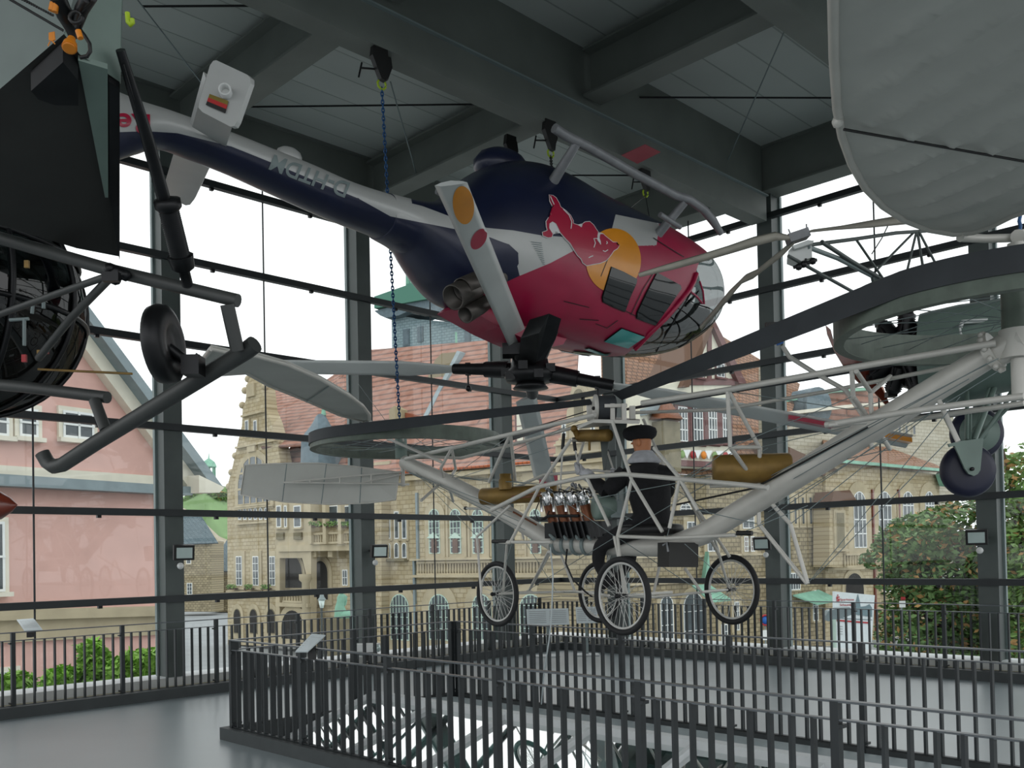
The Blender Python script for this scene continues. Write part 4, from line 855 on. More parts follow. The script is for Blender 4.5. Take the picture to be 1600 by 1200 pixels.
T([wA, q(1020, 933, FV * .6), wB], .013); T([wC, q(860, 925, FV * .5), wD], .013); T([wC, q(825, 926, FV), q(898, 924, FV), wA + V(-.1, .1, 0)], .012); T([wC - AXL * -.12, wC + AXL * .5], .014); T([wA - AXL * .05, wA + AXL * .7], .014)
for a, b in ((q(792, 850, NV), wC + AXL * .08), (q(857, 862, NV), q(825, 926, FV)), (q(1114, 833, FV), wB - AXL * .04), (q(965, 838, NV), wA + AXL * .03), (q(745, 838, NV), q(752, 926, NV)), (q(797, 790, NV), q(746, 838, NV)), (q(809, 800, .1), q(818, 842, .1)), (wD, q(960, 838, FV)), (q(1096, 925, FV), wB)): T([a, b], .013)
T([(793, 846, NV), (862, 848, NV)], .012); 
for x0, x1, y in ((770, 792, 846), (1152, 1175, 833)): T([(x0, y, NV), (x1, y, NV)], .020, 'hand_grip', 'black')
for x0, y0, x1, y1 in ((725, 794, 775, 796), (1110, 760, 1236, 757)): T([(x0, y0, 0), (x1, y1, 0)], .014)
T([(727, 794, 0), (729, 794, 0)], .02, 'end_plug', 'black')
# tail skid struts at right
for a, b in (((1184, 765), (1186, 819)), ((1190, 770), (1235, 819)), ((1186, 819), (1261, 912)), ((1235, 819), (1262, 912))): T([(a[0], a[1], 0), (b[0], b[1], 0)], .017)
# bracing wires
wires = [((960, 838, NV), (845, 757, NV)), ((965, 838, NV), (1200, 700, 0)), ((870, 790, NV), (1110, 745, NV)), ((1042, 841, NV), (1062, 748, FV)), ((1050, 842, 0), (900, 770, NV)), ((700, 752, 0), (860, 700, NV)), ((634, 722, 0), (745, 838, NV)), ((650, 735, 0), (760, 830, FV)),
         ((1182, 755, 0), (1560, 560, NV)), ((1186, 760, 0), (1550, 575, FV)), ((1200, 800, 0), (1560, 580, NV)), ((1235, 819, 0), (1480, 625, FV)), ((1262, 912, 0), (1500, 620, NV)), ((1186, 819, 0), (1420, 660, NV)), ((1186, 819, 0), (1090, 797, NV)), ((1150, 836, NV), (1262, 790, 0)), ((1270, 905, 0), (1480, 690, 0)),
         ((1070, 850, NV), (1143, 915, FV)), ((960, 840, NV), (820, 925, FV)), ((965, 840, NV), (1096, 925, FV)), ((800, 848, NV), (777, 925, NV)), ((818, 842, 0), (870, 925, FV)), ((660, 740, 0), (830, 760, FV)), ((560, 600, 0), (634, 700, 0)), ((1137, 611, NV), (1330, 640, FV)), ((1141, 699, NV), (1330, 620, NV)), ((1141, 699, NV), (1060, 760, NV)), ((1187, 699, 0), (1356, 660, 0)), ((1363, 655, 0), (1200, 760, FV)), ((797, 680, NV), (700, 750, 0)), ((764, 753, 0), (640, 730, 0)), ((920, 650, 0), (800, 705, 0)), ((1160, 838, FV), (1050, 760, NV)), ((1114, 833, FV), (1187, 765, 0)), ((1330, 640, 0), (1480, 600, 0)), ((1391, 702, 0), (1130, 760, 0))]
wires += [((1182, 757 + 8 * k, 0), (1556 - 14 * k, 556 + 12 * k, NV if k % 2 else FV)) for k in range(5)] + [((1356, 660, 0), (1180 + 6 * k, 790 - 9 * k, FV)) for k in range(3)] + [((632, 735, 0), (800 + 10 * k, 800 + 14 * k, NV)) for k in range(3)] + [((1062, 748, NV), (1180, 690 + 20 * k, FV)) for k in range(3)] + [((845, 757, NV), (700 + 20 * k, 745, FV)) for k in range(3)]
for a, b in wires: Wr(a, b).build('bracing_wire', 'steel_grey', quad)
Wr((1180, 762, -.1), (1356, 668, -.12), .008).build('control_cable', 'black', quad); Wr((1050, 790, -.3), (1182, 762, -.2), .008).build('control_cable', 'black', quad)
tag(MB().tube([q(860, 855, -.1), q(864, 900, -.1), q(862, 960, -.1), q(858, 1000, 0), q(850, 1050, .2), q(846, 1100, .4)], .008, 6).build('rope', 'paper'), 'pale rope hanging from the flying machine down into the stair void', 'rope')
m = MB(); m.tube([q(886, 858, -.15), q(884, 880, -.2), q(895, 905, -.2), q(915, 925, -.1), q(925, 932, 0)], .009, 6); m.build('hose', 'black', quad)
# drum and platform
pf = [q(900, 666, NV), q(925, 656, NV), q(1000, 655, NV), q(1002, 652, FV), q(925, 650, FV)]
m = MB(); m.prism([q(903, 665, -.38), q(926, 655, -.38), q(998, 657, -.38), q(1000, 655, .35), q(940, 650, .35)], V(0, 0, -.03)); m.build('platform', 'cream_paint', quad)
dc = q(929, 638, -.30); ax_ = -QN * .8 - QD * .6; ax_.normalize()
m = MB(); m.lathe(dc, -ax_, [(0, .005), (0, .125), (.015, .125), (.015, .005)], 32); m.build('drum_disc', 'cream_paint', quad)
m = MB(); m.lathe(dc - ax_ * .02, -ax_, [(0, .115), (.16, .115)], 32); m.build('drum', 'belt', quad)
m = MB(); m.ball(dc + ax_ * .01, .018, 8); m.build('axle_nut', 'black', quad)
m = MB()
for x in (957, 975): m.box(q(x, 645, -.25), (.04, .04, .16)); 
m.box(q(962, 634, -.25), (.20, .03, .03)); m.box(q(988, 645, 0), (.05, .06, .12)); m.box(q(921, 640, -.1), (.05, .06, .2)); m.build('drum_bearing', 'cream_paint', quad)
m = MB(); m.tube([q(925, 640, 0), q(760, 690, .2)], .006, 5); m.build('control_cable', 'black', quad)
# copper-coloured tanks
def tank(p0, p1, r, cap=.03, nm='fuel_tank', mt='brass'):
    d = (p1 - p0); L = d.length; m = MB(); m.lathe(p0, d, [(0, .01), (0.004, r * .9), (.02, r), (L - .02, r), (L - .004, r * .9), (L, .01)], 28); return m.build(nm, mt, quad)
_t1 = q(752, 776, -.15); tank(_t1, _t1 + (QD * .9 + QN * .35).normalized() * .86, .088); MB().lathe(q(790, 765, -.1), ZZ, [(0, .07), (.10, .07), (.11, .06), (.16, .06), (.165, .01)], 20).build('filler_neck', 'brass', quad)
tank(q(903, 681, -.1), q(948, 681, -.1) + QD * .04, .058); m = MB(); m.tube([q(902, 680, -.15), q(899, 673, -.18)], .028, 10); m.ball(q(897, 670, -.18), .035, 10); m.build('filler_neck', 'brass', quad); MB().tube([q(921, 690, -.1), q(921, 704, -.1)], .012, 8).build('tap', 'brass', quad)
_t0 = q(1114, 734, -.25); tank(_t0, _t0 + (QD * .72 + QN * .62).normalized() * .62, .120)
# engine
E0 = q(905, 800, 0)
m = MB(); m.box(q(903, 828, 0), (.58, .32, .15), (QD, QN, ZZ))
for i in range(9): m.box(q(868 + 9 * i, 828, -.17), (.015, .04, .17), (QD, QN, (ZZ * .9 + QD * -.3).normalized()))
m.build('crankcase', 'black_metal', quad)
for i in range(4):
    x = 862 + i * 19; m = MB(); p = q(x, 806, -.12); d = V(0, 0, 1) * .9 - QN * .35; d.normalize()
    m.lathe(p - d * .12, d, [(0, .05), (.24, .05), (.25, .03)], 16); m.build('cylinder', 'copper', quad)
    m = MB(); m.lathe(p + d * .12, d, [(0, .05), (.04, .055), (.08, .04), (.12, .04)], 14); m.ball(p + d * .16 + QD * .03, .028, 8); m.box(p + d * .18, (.06, .08, .05)); m.tube([p + d * .12, p + d * .18 - QN * .08, p + d * .04 - QN * .12], .016, 8); m.build('cylinder_head', 'chrome', quad)
    m = MB(); m.tube([p + d * .2, p + d * .27 + QD * .04, p + d * .24 + QD * .12, q(935, 770, -.1)], .007, 6); m.build('ignition_lead', 'black', quad)
    m = MB(); m.tube([p - d * .12, p - d * .2 - QN * .1, q(x + 4, 842, -.18)], .018, 8); m.build('exhaust_stub', 'steel_grey', quad)
random.seed(3)
for k in range(26):
    p = q(random.uniform(846, 935), random.uniform(757, 792), random.uniform(-.2, .05)); m = MB(); r = random.uniform(.012, .030)
    if k % 3: m.ball(p, r, 8)
    else: m.tube([p, p + V(random.uniform(-.08, .08), random.uniform(-.05, .05), random.uniform(-.06, .06))], r * .5, 8)
    m.build('engine_fitting', 'chrome' if k % 2 else 'alu', quad)
m = MB(); m.tube([q(846, 812, -.2), q(858, 806, -.2), q(905, 806, -.2)], .014, 8); m.build('oil_pipe', 'black_metal', quad)
m = MB(); m.tube([q(842, 785, -.2), q(836, 800, -.2), q(840, 812, -.2), q(852, 812, -.2), q(858, 798, -.2)], .006, 6); m.build('hose', 'black', quad)
m = MB(); m.lathe(q(931, 792, -.24), -QN * .9 - QD * .4, [(-.16, .11), (0, .115), (.01, .09), (.012, .02)], 24); m.build('magneto', 'green_grey', quad)
for x0, y0, x1, y1 in ((800, 776, 845, 770), (800, 779, 850, 774), (802, 800, 838, 820)): T([(x0, y0, -.2), (x1, y1, -.2)], .009, 'copper_pipe', 'copper')
m = MB(); m.box(q(962, 795, -.1), (.10, .10, .16)); m.tube([q(966, 782, -.15), q(966, 768, -.15)], .008, 6); m.build('control_box', 'steel_grey', quad)
# levers
for a, b, c_ in (((881, 677, -.15), (879, 702, -.15), (874, 783, -.15)), ((896, 684, -.2), (899, 704, -.2), (907, 745, -.2)), ((943, 692, .1), (949, 705, .1), (963, 748, .1))):
    T([a, b], .017, 'lever_grip', 'black'); T([b, c_], .009, 'lever', 'cream_paint')
T([(872, 752, -.1), (871, 765, -.1), (877, 765, -.1), (876, 752, -.1)], .006, 'lever_link')
for x in ((944, 660, 944, 735), (970, 660, 966, 735)):
    m = MB(); a, b = q(x[0], x[1], 0), q(x[2], x[3], 0); m.loft([[a + QD * .07, a - QD * .07, a - QD * .07 + QN * .01, a + QD * .07 + QN * .01], [b + QD * .012, b - QD * .012, b - QD * .012 + QN * .01, b + QD * .012 + QN * .01]], smooth=False); m.build('gusset', 'steel_dark', quad)
# battery box
bx = q(1059, 867, -.1); 
rt = 9; bb = MB(); bb.box(bx, (.27, .24, .21), ((V(.96, .25, -.03)).normalized(), V(-.25, .96, 0).normalized(), V(.03, 0, 1).normalized())); bb.build('battery_box', 'underside', quad)
m = MB(); m.tube([q(1036, 852, -.28), q(1042, 848, -.28), q(1044, 862, -.28)], .01, 6); m.build('box_catch', 'alu', quad)
# seat
m = MB(); sc_ = q(1015, 833, 0); m.ball(sc_, (.26, .24, .035), 18, ax=(QD, QN, ZZ)); m.build('seat', 'black', quad); m = MB()
seat_rim = [sc_ + QD * .27 * math.cos(t) + QN * .24 * math.sin(t) + ZZ * .03 for t in arcpts(30, -2.2, 1.6)]; m.tube(seat_rim, .045, 8); m.build('seat_rim', 'black', quad)
# fabric blades
def fabric_blade(outline, thick, ribs, nm_lab, edge_r=.018, name='fabric_blade', sag=.02, n=V(0, 0, 1)):
    m = MB(); m.prism(outline, n * thick); o = m.build(name, 'fabric', quad, label=nm_lab)
    MB().tube(outline + [outline[0]], edge_r, 8).build('blade_edge', 'cream_paint', quad)
    for a, b in ribs: MB().tube([a, b], .006, 5).build('blade_rib', 'steel_grey', quad)
    return o
zb = 3.42
o2 = [at(x, y, Y) for x, y, Y in ((383, 727, 11.4), (447, 724, 11.3), (500, 724, 11.2), (554, 729, 11.1), (624, 738, 11.0), (618, 781, 10.9), (575, 786, 11.0), (516, 788, 11.1), (444, 784, 11.2), (376, 773, 11.3))]
fabric_blade(o2, .03, [(at(448, 725, 11.22), at(441, 783, 11.12)), (at(510, 725, 11.1), at(502, 787, 11.02)), (at(565, 731, 11.02), (at(562, 786, 10.92)))], 'square-ended lower left blade', .010, n=V(0, 1, 0))
T([at(443, 754, 11.1), at(530, 746, 10.95), q(628, 737, -.05)], .011, 'blade_spar'); T([at(443, 754, 11.1), at(530, 755, 10.95), q(628, 756, -.05)], .011, 'blade_spar')
for x, y0, y1 in ((531, 746, 755), (484, 750, 754), (580, 742, 755)): T([at(x, y0, 10.93), at(x, y1, 10.93)], .008, 'blade_spar')
T([at(565, 754, 10.9), at(625, 742, 10.95)], .007, 'blade_spar')
zl = 3.30
ol = [atz(x, y, zl + dz) for x, y, dz in ((330, 545, 0), (367, 553, 0), (400, 556, 0), (450, 570, 0), (502, 593, 0), (545, 618, 0), (568, 636, 0), (577, 648, 0), (577, 656, 0), (568, 658, -.0), (530, 648, 0), (470, 622, 0), (420, 602, 0), (384, 582, 0), (340, 585, 0), (310, 570, 0))]
fabric_blade(ol, .03, [(atz(516, 602, zl - .01), atz(478, 628, zl - .01))], 'curved upper left blade', .018, n=V(0, 0, 1))
zr_ = 3.80
def rb(x, y): return atz(x, y, zr_)
ed = [(1322, -260), (1303, -60), (1302, 0), (1303, 90), (1308, 170), (1316, 215), (1330, 255), (1352, 293), (1380, 322), (1412, 343), (1450, 358), (1490, 365), (1520, 362), (1550, 352), (1580, 337), (1610, 326), (1700, 300), (1790, 260), (1790, -260)]
# blade surface with sagging cloth between the ribs
bm_ = bmesh.new(); vs_ = [bm_.verts.new(rb(x, y)) for x, y in ed]; bm_.faces.new(vs_); bmesh.ops.triangulate(bm_, faces=bm_.faces[:])
for it in range(7):
    le = [e for e in bm_.edges if e.calc_length() > .07]
    if not le: break
    bmesh.ops.subdivide_edges(bm_, edges=le, cuts=1); bmesh.ops.triangulate(bm_, faces=bm_.faces[:])
rdir = (rb(1600, 110) - rb(1330, 250)).normalized(); pdir = V(-rdir.y, rdir.x, 0)
bp0 = rb(1330, 250); mm = MB(); bm_.verts.index_update()
edge_w = [rb(x, y) for x, y in ed]
def edist(p): return min(((p - a) - (b - a) * max(0, min(1, (p - a).dot(b - a) / (b - a).length_squared))).length for a, b in zip(edge_w[:-1], edge_w[1:]))
vv = []
for v in bm_.verts:
    s = (v.co - bp0).dot(pdir) / .26; f = abs(math.sin(math.pi * s)) ** .7; e = min(1, edist(v.co) / .25); vv.append(v.co + ZZ * (.075 * (1 - f) + .04) * -1 * e * .6 + ZZ * .0)
mm.add(vv, [[v.index for v in f.verts] for f in bm_.faces], 0, True); mm.add([v.co + ZZ * .05 for v in bm_.verts], [[v.index for v in f.verts] for f in bm_.faces], 0, True); bm_.free()
mm.build('fabric_blade', 'fabric', quad, label='huge rounded upper right blade')
MB().tube(edge_w + [edge_w[0]], .022, 10).build('blade_edge', 'cream_paint', quad)
MB().tube([rb(1318, 186) + V(0, 0, -.05), rb(1620, 238) + V(0, 0, -.06)], .007, 5).build('bracing_wire', 'black', quad); MB().ball(rb(1309, 184) + V(0, 0, -.02), .03, 8).build('wire_lug', 'cream_paint', quad)
T([rb(1500, 364) + V(0, 0, -.03), at(1540, 373, 6.3), at(1610, 371, 6.25)], .028, 'blade_spar'); T([at(1590, 369, 6.2), at(1600, 369, 6.4)], .045, 'blade_spar')
tag(MB().tube([at(1593, 362, 6.2) + V(0, 0, .0)] + [at(1593, 362, 6.2) + V(.008 * (i % 2), 0, .035 * i) for i in range(1, 10)], .012, 6).build('hanging_chain', 'chain_blue'), 'short blue chain at the right edge under the big fabric blade', 'chain')
# ================= pilot =================
pilot = thing('person', 'seated pilot figure seen from behind in black beret, black jacket and grey scarf', 'person', q(1012, 835, 0))
def skinbody(name, chains, mt, parent, lvl=2, root=0):
    vs, es, rs = [], [], []; ix = {}
    for ch in chains:
        prev = None
        for key, p, r in ch:
            if key not in ix: ix[key] = len(vs); vs.append(p); rs.append(r)
            if prev is not None: es.append((prev, ix[key]))
            prev = ix[key]
    org = ORG[parent.name]; me = bpy.data.meshes.new(name); me.from_pydata([tuple(v - org) for v in vs], es, []); o = bpy.data.objects.new(name, me); C.objects.link(o); o.parent = parent
    sk = o.modifiers.new('skin', 'SKIN'); sv = me.skin_vertices[0].data if me.skin_vertices else None
    if sv is None:
        bm = bmesh.new(); bm.from_mesh(me); bm.verts.layers.skin.verify(); bm.to_mesh(me); bm.free(); sv = me.skin_vertices[0].data
    for i, r in enumerate(rs): sv[i].radius = r if isinstance(r, tuple) else (r, r); sv[i].use_root = (i == root)
    sb = o.modifiers.new('sub', 'SUBSURF'); sb.levels = lvl; sb.render_levels = lvl
    dg = bpy.context.evaluated_depsgraph_get(); bpy.context.view_layer.update(); dg = bpy.context.evaluated_depsgraph_get(); me2 = bpy.data.meshes.new_from_object(o.evaluated_get(dg)); o.modifiers.clear(); o.data = me2
    me2.materials.clear()
    for x in ([mt] if isinstance(mt, str) else mt): me2.materials.append(M[x])
    for p_ in me2.polygons: p_.use_smooth = True
    ORG[o.name] = org; return o
F_ = -QD; Lf = -QN; U_ = ZZ     # pilot faces along F_, his left side is towards the camera
pel = q(1013, 822, 0); 
def pp(f, l, u): return pel + F_ * f + Lf * l + U_ * u
def P(x, y, v): return q(x, y, v)
neck = P(1006, 716, .0); head = P(1003, 692, .0)
body_ch = [[('pel', pel, (.17, .13)), ('wa', P(1018, 795, .02), (.15, .115)), ('ch', P(1014, 768, .02), (.18, .13)), ('up', P(1012, 742, .02), (.17, .12)), ('nb', P(1008, 726, .01), (.085, .08)), ('nk', neck, (.055, .055)), ('h1', P(1004, 704, 0), (.07, .08)), ('h2', P(1003, 690, 0), (.085, .10)), ('h3', P(1003, 680, 0), (.07, .08))],
           [('up', None, 0), ('ls', P(978, 740, -.14), .075), ('le', P(948, 768, -.22), .055), ('lw', P(921, 745, -.24), .036)],
           [('up', None, 0), ('rs', P(1046, 740, .16), .078), ('re', P(1044, 776, .24), .058), ('rw', P(985, 756, .28), .038)],
           [('pel', None, 0), ('lh', P(988, 826, -.10), .105), ('lk', P(938, 852, -.14), .075), ('lc', P(934, 878, -.13), .062), ('la', P(950, 912, -.1), .042), ('lt', P(934, 920, -.12), .036)],
           [('pel', None, 0), ('rh', P(1022, 828, .12), .10), ('rk', P(985, 852, .16), .075), ('rc', P(985, 876, .16), .06), ('ra', P(965, 905, .16), .042), ('rt', P(948, 912, .14), .036)]]
pos = {}
for ch in body_ch:
    for k_, p_, r_ in ch:
        if p_ is not None: pos[k_] = (p_, r_)
body_ch = [[(k_, pos[k_][0], pos[k_][1]) for k_, _, _ in ch] for ch in body_ch]
ob = skinbody('body', body_ch, ['coat_cloth', 'skin'], pilot)
orgp = ORG[pilot.name]
for p_ in ob.data.polygons:
    c = Vector(p_.center) + orgp
    if c.z > neck.z - .03 and (V(c.x, c.y, 0) - V(neck.x, neck.y, 0)).length < .14: p_.material_index = 1
# head details
hc = P(1003, 689, 0); fdir = (F_ * .95 + Lf * .3).normalized(); side = V(-fdir.y, fdir.x, 0); side = side if side.dot(Lf) > 0 else -side
for s in (1, -1):
    m = MB(); m.ball(hc + side * s * .092 + U_ * -.022, (.012, .022, .034), 10, ax=(side, fdir, U_)); m.build('ear', 'skin', pilot)
    MB().ball(hc + fdir * .070 + side * s * .034 + U_ * .0, .013, 8).build('eye', 'white_paint', pilot)
m = MB(); m.loft([[hc + fdir * .070 + U_ * .015 + side * .01, hc + fdir * .070 + U_ * .015 - side * .01, hc + fdir * .06 + U_ * .01], [hc + fdir * .105 - U_ * .022 + side * .016, hc + fdir * .105 - U_ * .022 - side * .016, hc + fdir * .06 - U_ * .034]]); m.build('nose', 'skin', pilot)
MB().ball(hc + fdir * .072 - U_ * .058, (.028, .008, .007), 8, ax=(side, fdir, U_)).build('mouth', 'skin', pilot)
m = MB()
bc = P(1002, 680, 0); m.loft([[bc + side * rx * math.cos(t) + fdir * (ry * math.sin(t) + .015) + U_ * z for t in [2 * math.pi * i / 24 for i in range(24)]] for rx, ry, z in ((.096, .115, -.04), (.108, .128, -.032), (.140, .150, -.008), (.148, .158, .025), (.135, .145, .06), (.09, .10, .082), (.04, .045, .09), (.01, .01, .091))]); m.ball(bc + U_ * .094, .008, 6); m.build('beret', 'beret', pilot)
m = MB(); m.loft([[neck + QD * rx * math.cos(t) + QN * ry * math.sin(t) + U_ * z + F_ * o_ for t in [2 * math.pi * i / 24 for i in range(24)]] for rx, ry, z, o_ in ((.078, .078, .065, 0), (.09, .10, .05, 0), (.12, .15, .0, 0), (.14, .175, -.03, 0), (.12, .16, -.05, 0))]); m.build('scarf', 'scarf', pilot)
def cloth_sleeve(a, b, r0, r1, nm='sleeve'): return MB().tube([a, a.lerp(b, .5), b], [r0, (r0 + r1) / 2 * 1.05, r1], 14).build(nm, 'coat_cloth', pilot)
# hands in grey gloves: palm and five separate fingers closed round the levers
def hand(wrist, grip, axis, outward, nm):
    d = (grip - wrist).normalized(); ax = axis.normalized(); n_ = d.cross(ax).normalized()
    n_ = n_ if n_.dot(outward) > 0 else -n_; palm = grip - d * .045 + n_ * .02
    ch = [[('w', wrist, (.036, .030)), ('p1', wrist.lerp(palm, .6), (.052, .034)), ('p2', palm, (.056, .028))]]
    for k in range(4):
        o_ = ax * (.040 - .027 * k); L = (.9, 1.0, .95, .78)[k]; b = palm + o_ + d * .02
        ch.append([('p2', palm, (.056, .028)), ('f%da' % k, b + d * .022 * L + n_ * .012, .0125), ('f%db' % k, b + d * .060 * L + n_ * .004, .0118), ('f%dc' % k, b + d * .072 * L - n_ * .028, .011), ('f%dd' % k, b + d * .046 * L - n_ * .046, .010)])
    ch.append([('p1', None, 0), ('t1', palm + ax * .045 - n_ * .012, .013), ('t2', palm + ax * .05 + d * .03 - n_ * .03, .011), ('t3', palm + ax * .035 + d * .055 - n_ * .038, .010)])
    ps = {}
    for c_ in ch:
        for k_, p_, r_ in c_:
            if p_ is not None: ps[k_] = (p_, r_)
    ch = [[(k_, ps[k_][0], ps[k_][1]) for k_, _, _ in c_] for c_ in ch]
    return skinbody(nm, ch, 'glove', pilot)
lw = pos['lw'][0]; lg = q(905, 733, -.22)
hand(lw, lg, V(0, 0, 1) + QD * -.1, Lf, 'gloved_hand'); MB().tube([lw.lerp(lg, -.1), lw.lerp(lg, .35)], [.055, .058], 14).build('glove_cuff', 'glove', pilot)
rw = pos['rw'][0]; rg = q(961, 742, .12)
hand(rw, rg, V(0, 0, 1), -Lf, 'gloved_hand')
cloth_sleeve(pos['ls'][0], pos['le'][0], .088, .068); cloth_sleeve(pos['le'][0], lw.lerp(pos['le'][0], .1), .068, .048)
m = MB(); m.loft([[c_ + QD * rx * math.cos(t) + QN * ry * math.sin(t) for t in [2 * math.pi * i / 28 for i in range(28)]] for c_, rx, ry in ((P(1016, 822, .02), .185, .17), (P(1018, 800, .02), .165, .165), (P(1015, 775, .02), .185, .20), (P(1013, 752, .02), .18, .225), (P(1011, 736, .02), .14, .20), (P(1009, 726, .01), .115, .15), (P(1008, 722, .01), .08, .09))]); m.build('jacket', 'coat_cloth', pilot)
# ================= grey-green aircraft on the right =================
jet = thing('aircraft', 'grey green aircraft at right with black engine, wooden propeller and outrigger rotor', 'aircraft', at(1560, 700, 8.4))
def J(x, y, Y): return at(x, y, Y)
m = MB()
st = [(1440, 492, 622, 8.7, .44), (1455, 488, 630, 8.65, .47), (1500, 478, 628, 8.55, .50), (1560, 470, 614, 8.4, .50), (1640, 462, 600, 8.2, .48), (1760, 450, 580, 8.0, .42), (2150, 425, 520, 7.6, .25), (2500, 400, 430, 7.3, .05)]
axd = (J(1640, 530, 8.2) - J(1440, 557, 8.7)).normalized(); jl = axd.cross(ZZ).normalized()
m.loft([[(J(x, yt, Y) + J(x, yb, Y)) / 2 + (J(x, yt, Y) - J(x, yb, Y)) / 2 * math.cos(t) + jl * hw * math.sin(t) for t in [2 * math.pi * i / 40 for i in range(40)]] for x, yt, yb, Y, hw in st]); m.build('fuselage', 'green_grey', jet)
ec = J(1415, 552, 8.85); ea = V(-.78, -.62, -.03).normalized(); e1, e2 = frame(ea)
m = MB(); m.lathe(ec - ea * .15, ea, [(0, .02), (0, .16), (.22, .15), (.30, .08), (.38, .05), (.45, .02)], 24); m.build('crankcase', 'black_metal', jet)
MB().lathe(ec - ea * .25, ea, [(0, .05), (0, .33), (.2, .30), (.3, .15), (.32, .02)], 24).build('engine_block', 'black_metal', jet)
for k in range(9):
    t = 2 * math.pi * k / 9 + .25; d = e1 * math.cos(t) + e2 * math.sin(t); m = MB(); pr = []
    for i in range(12): pr += [(.13 + i * .02, .085), (.14 + i * .02, .07)]
    m.lathe(ec, d, pr + [(.38, .06), (.40, .02)], 14); m.tube([ec + d * .39 + ea * .05, ec + d * .14 + ea * .12], .014, 6); m.box(ec + d * .40, (.09, .09, .05)); m.build('engine_cylinder', 'black_metal', jet)
m = MB()
for s in (1, -1):
    if s > 0: pts = [(1290, 508), (1298, 515), (1306, 545), (1330, 552), (1372, 558), (1385, 566), (1374, 592), (1364, 611), (1345, 600), (1322, 578), (1304, 548), (1292, 520)]
m.prism([J(x, y, 9.15) for x, y in pts], V(.02, .06, 0)); m.build('propeller', 'wood', jet); m = MB(); m.prism([J(x, y, 9.12) for x, y in ((1362, 609), (1372, 598), (1378, 606), (1391, 633), (1388, 637))], V(.02, .05, 0)); m.lathe(ec + ea * .3, ea, [(0, .08), (.1, .08), (.14, .02)], 18); m.build('propeller', 'wood', jet)
def JT(pts, r, nm='outrigger_tube', mt='steel_dark'): return MB().tube([J(*p) for p in pts], r, 8).build(nm, mt, jet)
JT([(1256, 384, 7.6), (1340, 373, 8.0), (1400, 364, 8.3), (1445, 361, 8.6), (1540, 352, 9.0)], .016); JT([(1284, 378, 7.7), (1330, 408, 8.1), (1378, 436, 8.5)], .018); JT([(1262, 386, 7.6), (1310, 404, 8.0), (1372, 436, 8.5), (1392, 446, 8.6)], .020, mt='steel_grey'); JT([(1232, 400, 7.5), (1338, 459, 8.2)], .014)
for a, b in (((1337, 373, 8.0), (1381, 437, 8.5)), ((1428, 363, 8.5), (1362, 430, 8.4)), ((1432, 362, 8.5), (1415, 433, 8.6)), ((1433, 362, 8.5), (1444, 426, 8.6)), ((1436, 362, 8.5), (1466, 420, 8.6)), ((1434, 362, 8.5), (1442, 420, 8.7))): JT([a, b], .011)
JT([(1391, 345, 8.2), (1378, 372, 8.2), (1362, 397, 8.2)], .005, 'bracing_cable', 'black')
JT([(1362, 430, 8.4), (1366, 447, 8.5)], .015)
m = MB(); hb = J(1252, 394, 7.6); m.prism([J(x, y, 7.6) for x, y in ((1232, 392), (1240, 383), (1268, 377), (1269, 402), (1252, 408), (1232, 400))], V(.05, .22, 0)); m.prism([J(x, y, 7.55) for x, y in ((1238, 384), (1262, 375), (1272, 376), (1270, 380), (1242, 389))], V(.05, .3, 0)); m.build('gearbox', 'blade_grey', jet)
m = MB(); hh = J(1246, 370, 7.65); m.box(hh, (.17, .12, .07), (V(.95, 0, .3).normalized(), V(0, 1, 0), V(-.3, 0, .95).normalized())); m.tube([J(1236, 368, 7.65), J(1232, 358, 7.65)], .006, 5); m.tube([J(1261, 362, 7.65), J(1260, 350, 7.65)], .006, 5); m.build('rotor_head', 'alu', jet)
m = MB(); m.tube([J(1240, 418, 7.6), J(1276, 406, 7.6)], .014, 8)
for x, y in ((1248, 417), (1256, 413), (1270, 408)): m.ball(J(x, y, 7.6), .03, 8)
m.tube([J(1259, 404, 7.6), J(1259, 412, 7.6)], .01, 6); m.build('control_arm', 'black_metal', jet)
def jblade(pts, Ys, wds, nm='rotor_blade', mt='blade_wood'):
    n = len(pts); secs = []; P_ = [J(p[0], p[1], Y) for p, Y in zip(pts, Ys)]
    for i in range(n):
        d = (P_[min(i + 1, n - 1)] - P_[max(i - 1, 0)]).normalized(); s = d.cross(V(0, -1, .2).normalized()).normalized(); w_ = wds[i]; u = s.cross(d)
        secs.append([P_[i] + s * w_ / 2, P_[i] + s * w_ * .2 + u * .012, P_[i] - s * w_ / 2, P_[i] - s * w_ * .2 - u * .012])
    return MB().loft(secs).build(nm, mt, jet)
mat('blade_wood', '9a978c', 0.5, 0, 0.15, 4, stretch=(1, 1, 1))
jblade([(1238, 372), (1212, 369), (1180, 377), (1140, 390), (1100, 402), (1050, 416), (998, 430)], (7.6, 7.6, 7.6, 7.65, 7.7, 7.75, 7.8), (.04, .08, .085, .075, .07, .065, .04))
jblade([(1240, 378), (1222, 395), (1180, 428), (1162, 436), (1140, 460), (1115, 490), (1095, 512)], (7.65, 7.8, 8.2, 8.4, 8.7, 9.1, 9.4), (.04, .07, .10, .11, .09, .08, .06))
jblade([(1267, 361), (1310, 356), (1360, 350), (1420, 342), (1500, 334)], (7.6, 7.3, 7.0, 6.9, 6.8), (.045, .055, .07, .085, .1))
